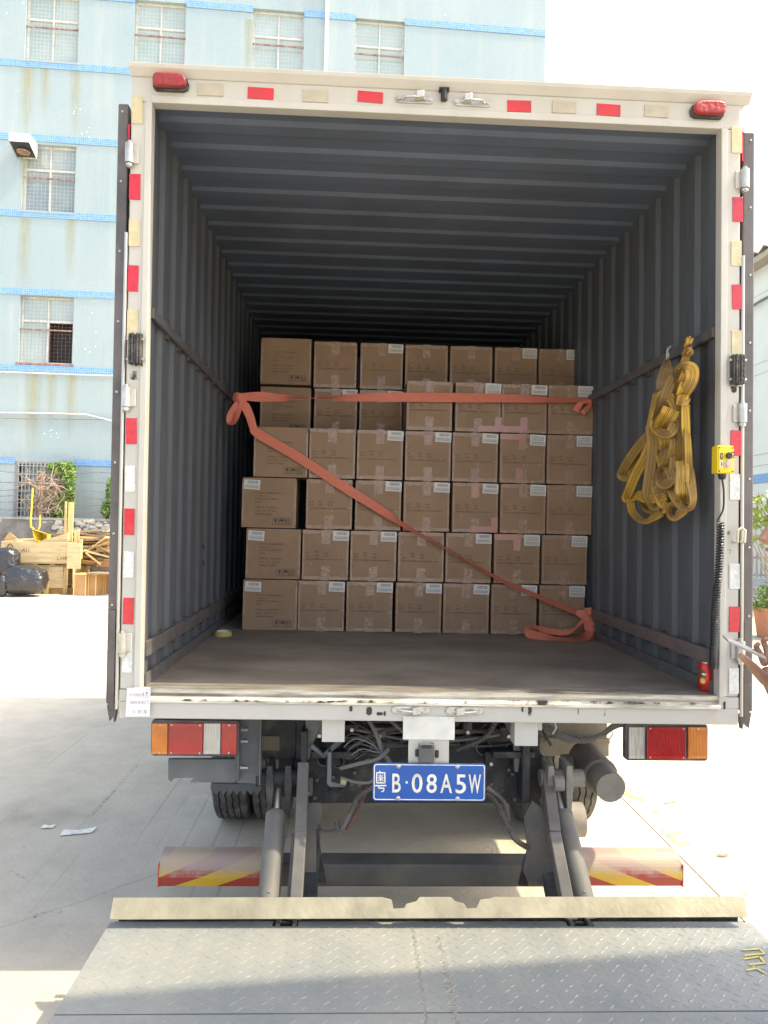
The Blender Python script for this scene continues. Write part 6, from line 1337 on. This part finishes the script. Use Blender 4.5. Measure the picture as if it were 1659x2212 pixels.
for (xa, ya, xb, yb, wd) in ((72, 1978, 135, 1968, 5), (20, 1880, 60, 1900, 3), (1500, 1900, 1560, 1960, 3), (300, 1650, 200, 1760, 3), (1430, 1700, 1480, 1760, 4)):
    p = WZ(xa, ya-wd, .0043); q = WZ(xb, yb-wd, .0043); p2 = WZ(xb, yb+wd, .0043); q2 = WZ(xa, ya+wd, .0043); k = MB(); k.add([p, q, p2, q2], [(0, 1, 2, 3)]); struct(k.build('ground_scuff', scuff))
yl = M('worn_yellow_line', (.62, .50, .16), .8); N_, N, L, b = nodes_of(yl); tc = N.new('ShaderNodeTexCoord'); nz = N.new('ShaderNodeTexNoise'); nz.inputs['Scale'].default_value = 5; nz.inputs['Detail'].default_value = 8; L.new(tc.outputs['Object'], nz.inputs[0])
rp = N.new('ShaderNodeValToRGB'); rp.color_ramp.elements[0].position = .52; rp.color_ramp.elements[1].position = .62; L.new(nz.outputs[0], rp.inputs[0]); L.new(rp.outputs[0], b.inputs['Alpha'])
k = MB(); k.add([(1.50, -2.5, .0042), (1.60, -2.5, .0042), (1.60, 8, .0042), (1.50, 8, .0042)], [(0, 1, 2, 3)]); struct(k.build('worn_yellow_line', yl))
k = MB(); random.seed(8)
for i in range(150):
    p = Vector((random.uniform(-4, 5), random.uniform(-2.2, 9), .004)); s_ = random.uniform(.003, .011); a = random.uniform(0, 3)
    k.add([p+Vector((s_*math.cos(a+q), s_*.6*math.sin(a+q), .001+.002*(q > 2))) for q in (0, 1.5, 3, 4.6)], [(0, 1, 2, 3)])
k.build('ground_specks', darkwood, kind='stuff')
# ---------------------------------------------------------------- person at the right edge
skin = M('skin', (.42, .24, .16), .5, col2=(.36, .19, .125), ns=12); cloth = M('shirt_cloth', (.10, .11, .14), .8, bump=.1)
per = thing('person', 'person just inside the right edge reaching out a hand that holds a pale slab phone', 'person', (1.27, -.78, 0))
def skinmesh(name, verts, edges, radii, mat, parent, sub=2, root=0):
    me = bpy.data.meshes.new(name); me.from_pydata([tuple(v) for v in verts], edges, []); me.materials.append(mat)
    o = bpy.data.objects.new(name, me); COL.objects.link(o); attach(o, parent)
    sk_ = o.modifiers.new('skin', 'SKIN'); sk_.use_smooth_shade = True
    if not me.skin_vertices: me.skin_vertices.new()
    dt = me.skin_vertices[0].data
    for i, r in enumerate(radii): dt[i].radius = (r, r) if not isinstance(r, tuple) else r; dt[i].use_root = (i in root) if isinstance(root, (set, list)) else (i == root)
    s_ = o.modifiers.new('sub', 'SUBSURF'); s_.levels = sub; s_.render_levels = sub; return o
YH = -.62
wr = Wp(1684, 1512, YH); el = Wp(1752, 1660, YH-.08); shd = Vector((1.02, -.86, 1.36))
pelv = Vector((1.27, -.78, .95)); chest = Vector((1.15, -.78, 1.25)); neck = Vector((1.02, -.77, 1.48)); hd = Wp(1712, 1142, -.76)
V = [pelv, Vector((1.22, -.78, 1.10)), chest, Vector((1.08, -.78, 1.38)), neck, hd+Vector((.02, 0, -.09)), hd+Vector((0, 0, .0)), hd+Vector((.01, 0, .06)),
     shd, el, wr, Vector((1.10, -.60, 1.37)), Vector((1.20, -.56, 1.12)), Vector((1.18, -.58, .95)), Vector((1.16, -.58, .87)),
     Vector((1.29, -.69, .88)), Vector((1.27, -.69, .48)), Vector((1.29, -.69, .08)), Vector((1.20, -.69, .035)),
     Vector((1.29, -.87, .88)), Vector((1.30, -.88, .48)), Vector((1.32, -.88, .08)), Vector((1.23, -.89, .035))]
E_ = [(0, 1), (1, 2), (2, 3), (3, 4), (4, 5), (5, 6), (6, 7), (3, 8), (8, 9), (9, 10), (3, 11), (11, 12), (12, 13), (13, 14), (0, 15), (15, 16), (16, 17), (17, 18), (0, 19), (19, 20), (20, 21), (21, 22)]
Rr = [.13, .12, .13, .10, .05, .058, .078, .06, .055, .042, .027, .055, .042, .03, .025, .08, .055, .042, .035, .08, .055, .042, .035]
# palm and fingers belong to the same body mesh
hp_ = lambda x, y, dy=0: Wp(x, y, YH+dy)
palm0 = len(V); V += [hp_(1662, 1462, .02), hp_(1648, 1440, .03)]; E_ += [(10, palm0), (palm0, palm0+1)]; Rr += [.030, .026]
body = skinmesh('body', V, E_, Rr, skin, per)
def finger(pts, r):
    i = len(V)
# thumb and four fingers: short skinned chains rooted inside the palm
for ch, rs in (([hp_(1662, 1476, .02), hp_(1640, 1455, .0), hp_(1618, 1432, -.01), hp_(1597, 1412, -.015)], [.022, .018, .0135, .0095]),
               ([hp_(1655, 1440, .02), hp_(1642, 1412, .045), hp_(1632, 1396, .06), hp_(1640, 1390, .03)], [.014, .010, .009, .007]),
               ([hp_(1662, 1434, .02), hp_(1656, 1402, .05), hp_(1648, 1384, .06), hp_(1656, 1380, .03)], [.014, .010, .009, .007]),
               ([hp_(1672, 1430, .02), hp_(1672, 1398, .05), hp_(1666, 1378, .06), hp_(1672, 1376, .03)], [.014, .010, .009, .007]),
               ([hp_(1682, 1432, .02), hp_(1688, 1406, .045), hp_(1686, 1388, .05), hp_(1690, 1388, .03)], [.012, .009, .008, .006])):
    skinmesh('finger', ch, [(i, i+1) for i in range(len(ch)-1)], rs, skin, body)
k = MB(); k.tube([Vector((1.275, -.78, .90)), Vector((1.22, -.78, 1.10)), Vector((1.15, -.78, 1.28)), Vector((1.06, -.78, 1.42)), Vector((1.04, -.78, 1.46))], [.15, .155, .165, .12, .07], 20); k.build('shirt', cloth, per, smooth=True)
k = MB(); k.tube([shd, shd+(el-shd)*.5], [.085, .07], 14); k.build('sleeve', cloth, per, smooth=True)
for y0_, y1_ in ((-.69, -.69), (-.87, -.88)): k = MB(); k.tube([(1.29, y0_, .93), (1.28, y1_, .48), (1.30, y1_, .10)], [.10, .08, .065], 14); k.build('trouser_leg', M('trouser', (.05, .055, .07), .85), per, smooth=True)
k = MB(); k.lathe(hd+Vector((.035, 0, .02)), [(.085, -.05), (.090, .03), (.085, .07), (.05, .095), (.01, .10)], 'Z', 20); k.build('hair', M('hair_black', (.02, .017, .015), .6), per, smooth=True)
for dy in (-.03, .03): k = MB(); k.lathe(hd+Vector((-.070, dy, -.002)), [(.004, -.004), (.010, 0), (.004, .004)], 'X', 8); k.build('eye', M('eye_white', (.6, .58, .55), .3), per)
k = MB(); k.tube([hd+Vector((-.068, 0, .005)), hd+Vector((-.088, 0, -.032)), hd+Vector((-.072, 0, -.042))], [.008, .014, .008], 8); k.build('nose', skin, per, smooth=True)
k = MB(); k.bar(hd+Vector((-.064, -.02, -.062)), hd+Vector((-.064, .02, -.062)), .008, .010); k.build('mouth', M('lip', (.42, .18, .15), .5), per)
k = MB(); k.lathe(hd+Vector((.005, -.088, -.005)), [(.01, -.01), (.03, 0), (.01, .01)], 'Y', 10); k.build('ear', skin, per, smooth=True)
ph_ = MB(); a_ = Wp(1572, 1384, YH+.02); b2 = Wp(1656, 1424, YH-.0); d_ = (b2-a_); vw = ((a_+b2)/2-CAM).normalized(); sd_ = (vw-d_.normalized()*vw.dot(d_.normalized())).normalized(); n_ = d_.normalized().cross(sd_); sd_ = (sd_+n_*.12).normalized(); n_ = d_.normalized().cross(sd_)
ph_.obox((a_+b2)/2+sd_*.03, d_/2, sd_*.034, n_*.0038); tag(ph_.build('phone', M('phone_white', (.40, .40, .40), .3), bevel=.003), 'slim pale phone held out in the hand at the right edge', 'phone')
# hand rails nothing more
print('objects', len(bpy.data.objects))
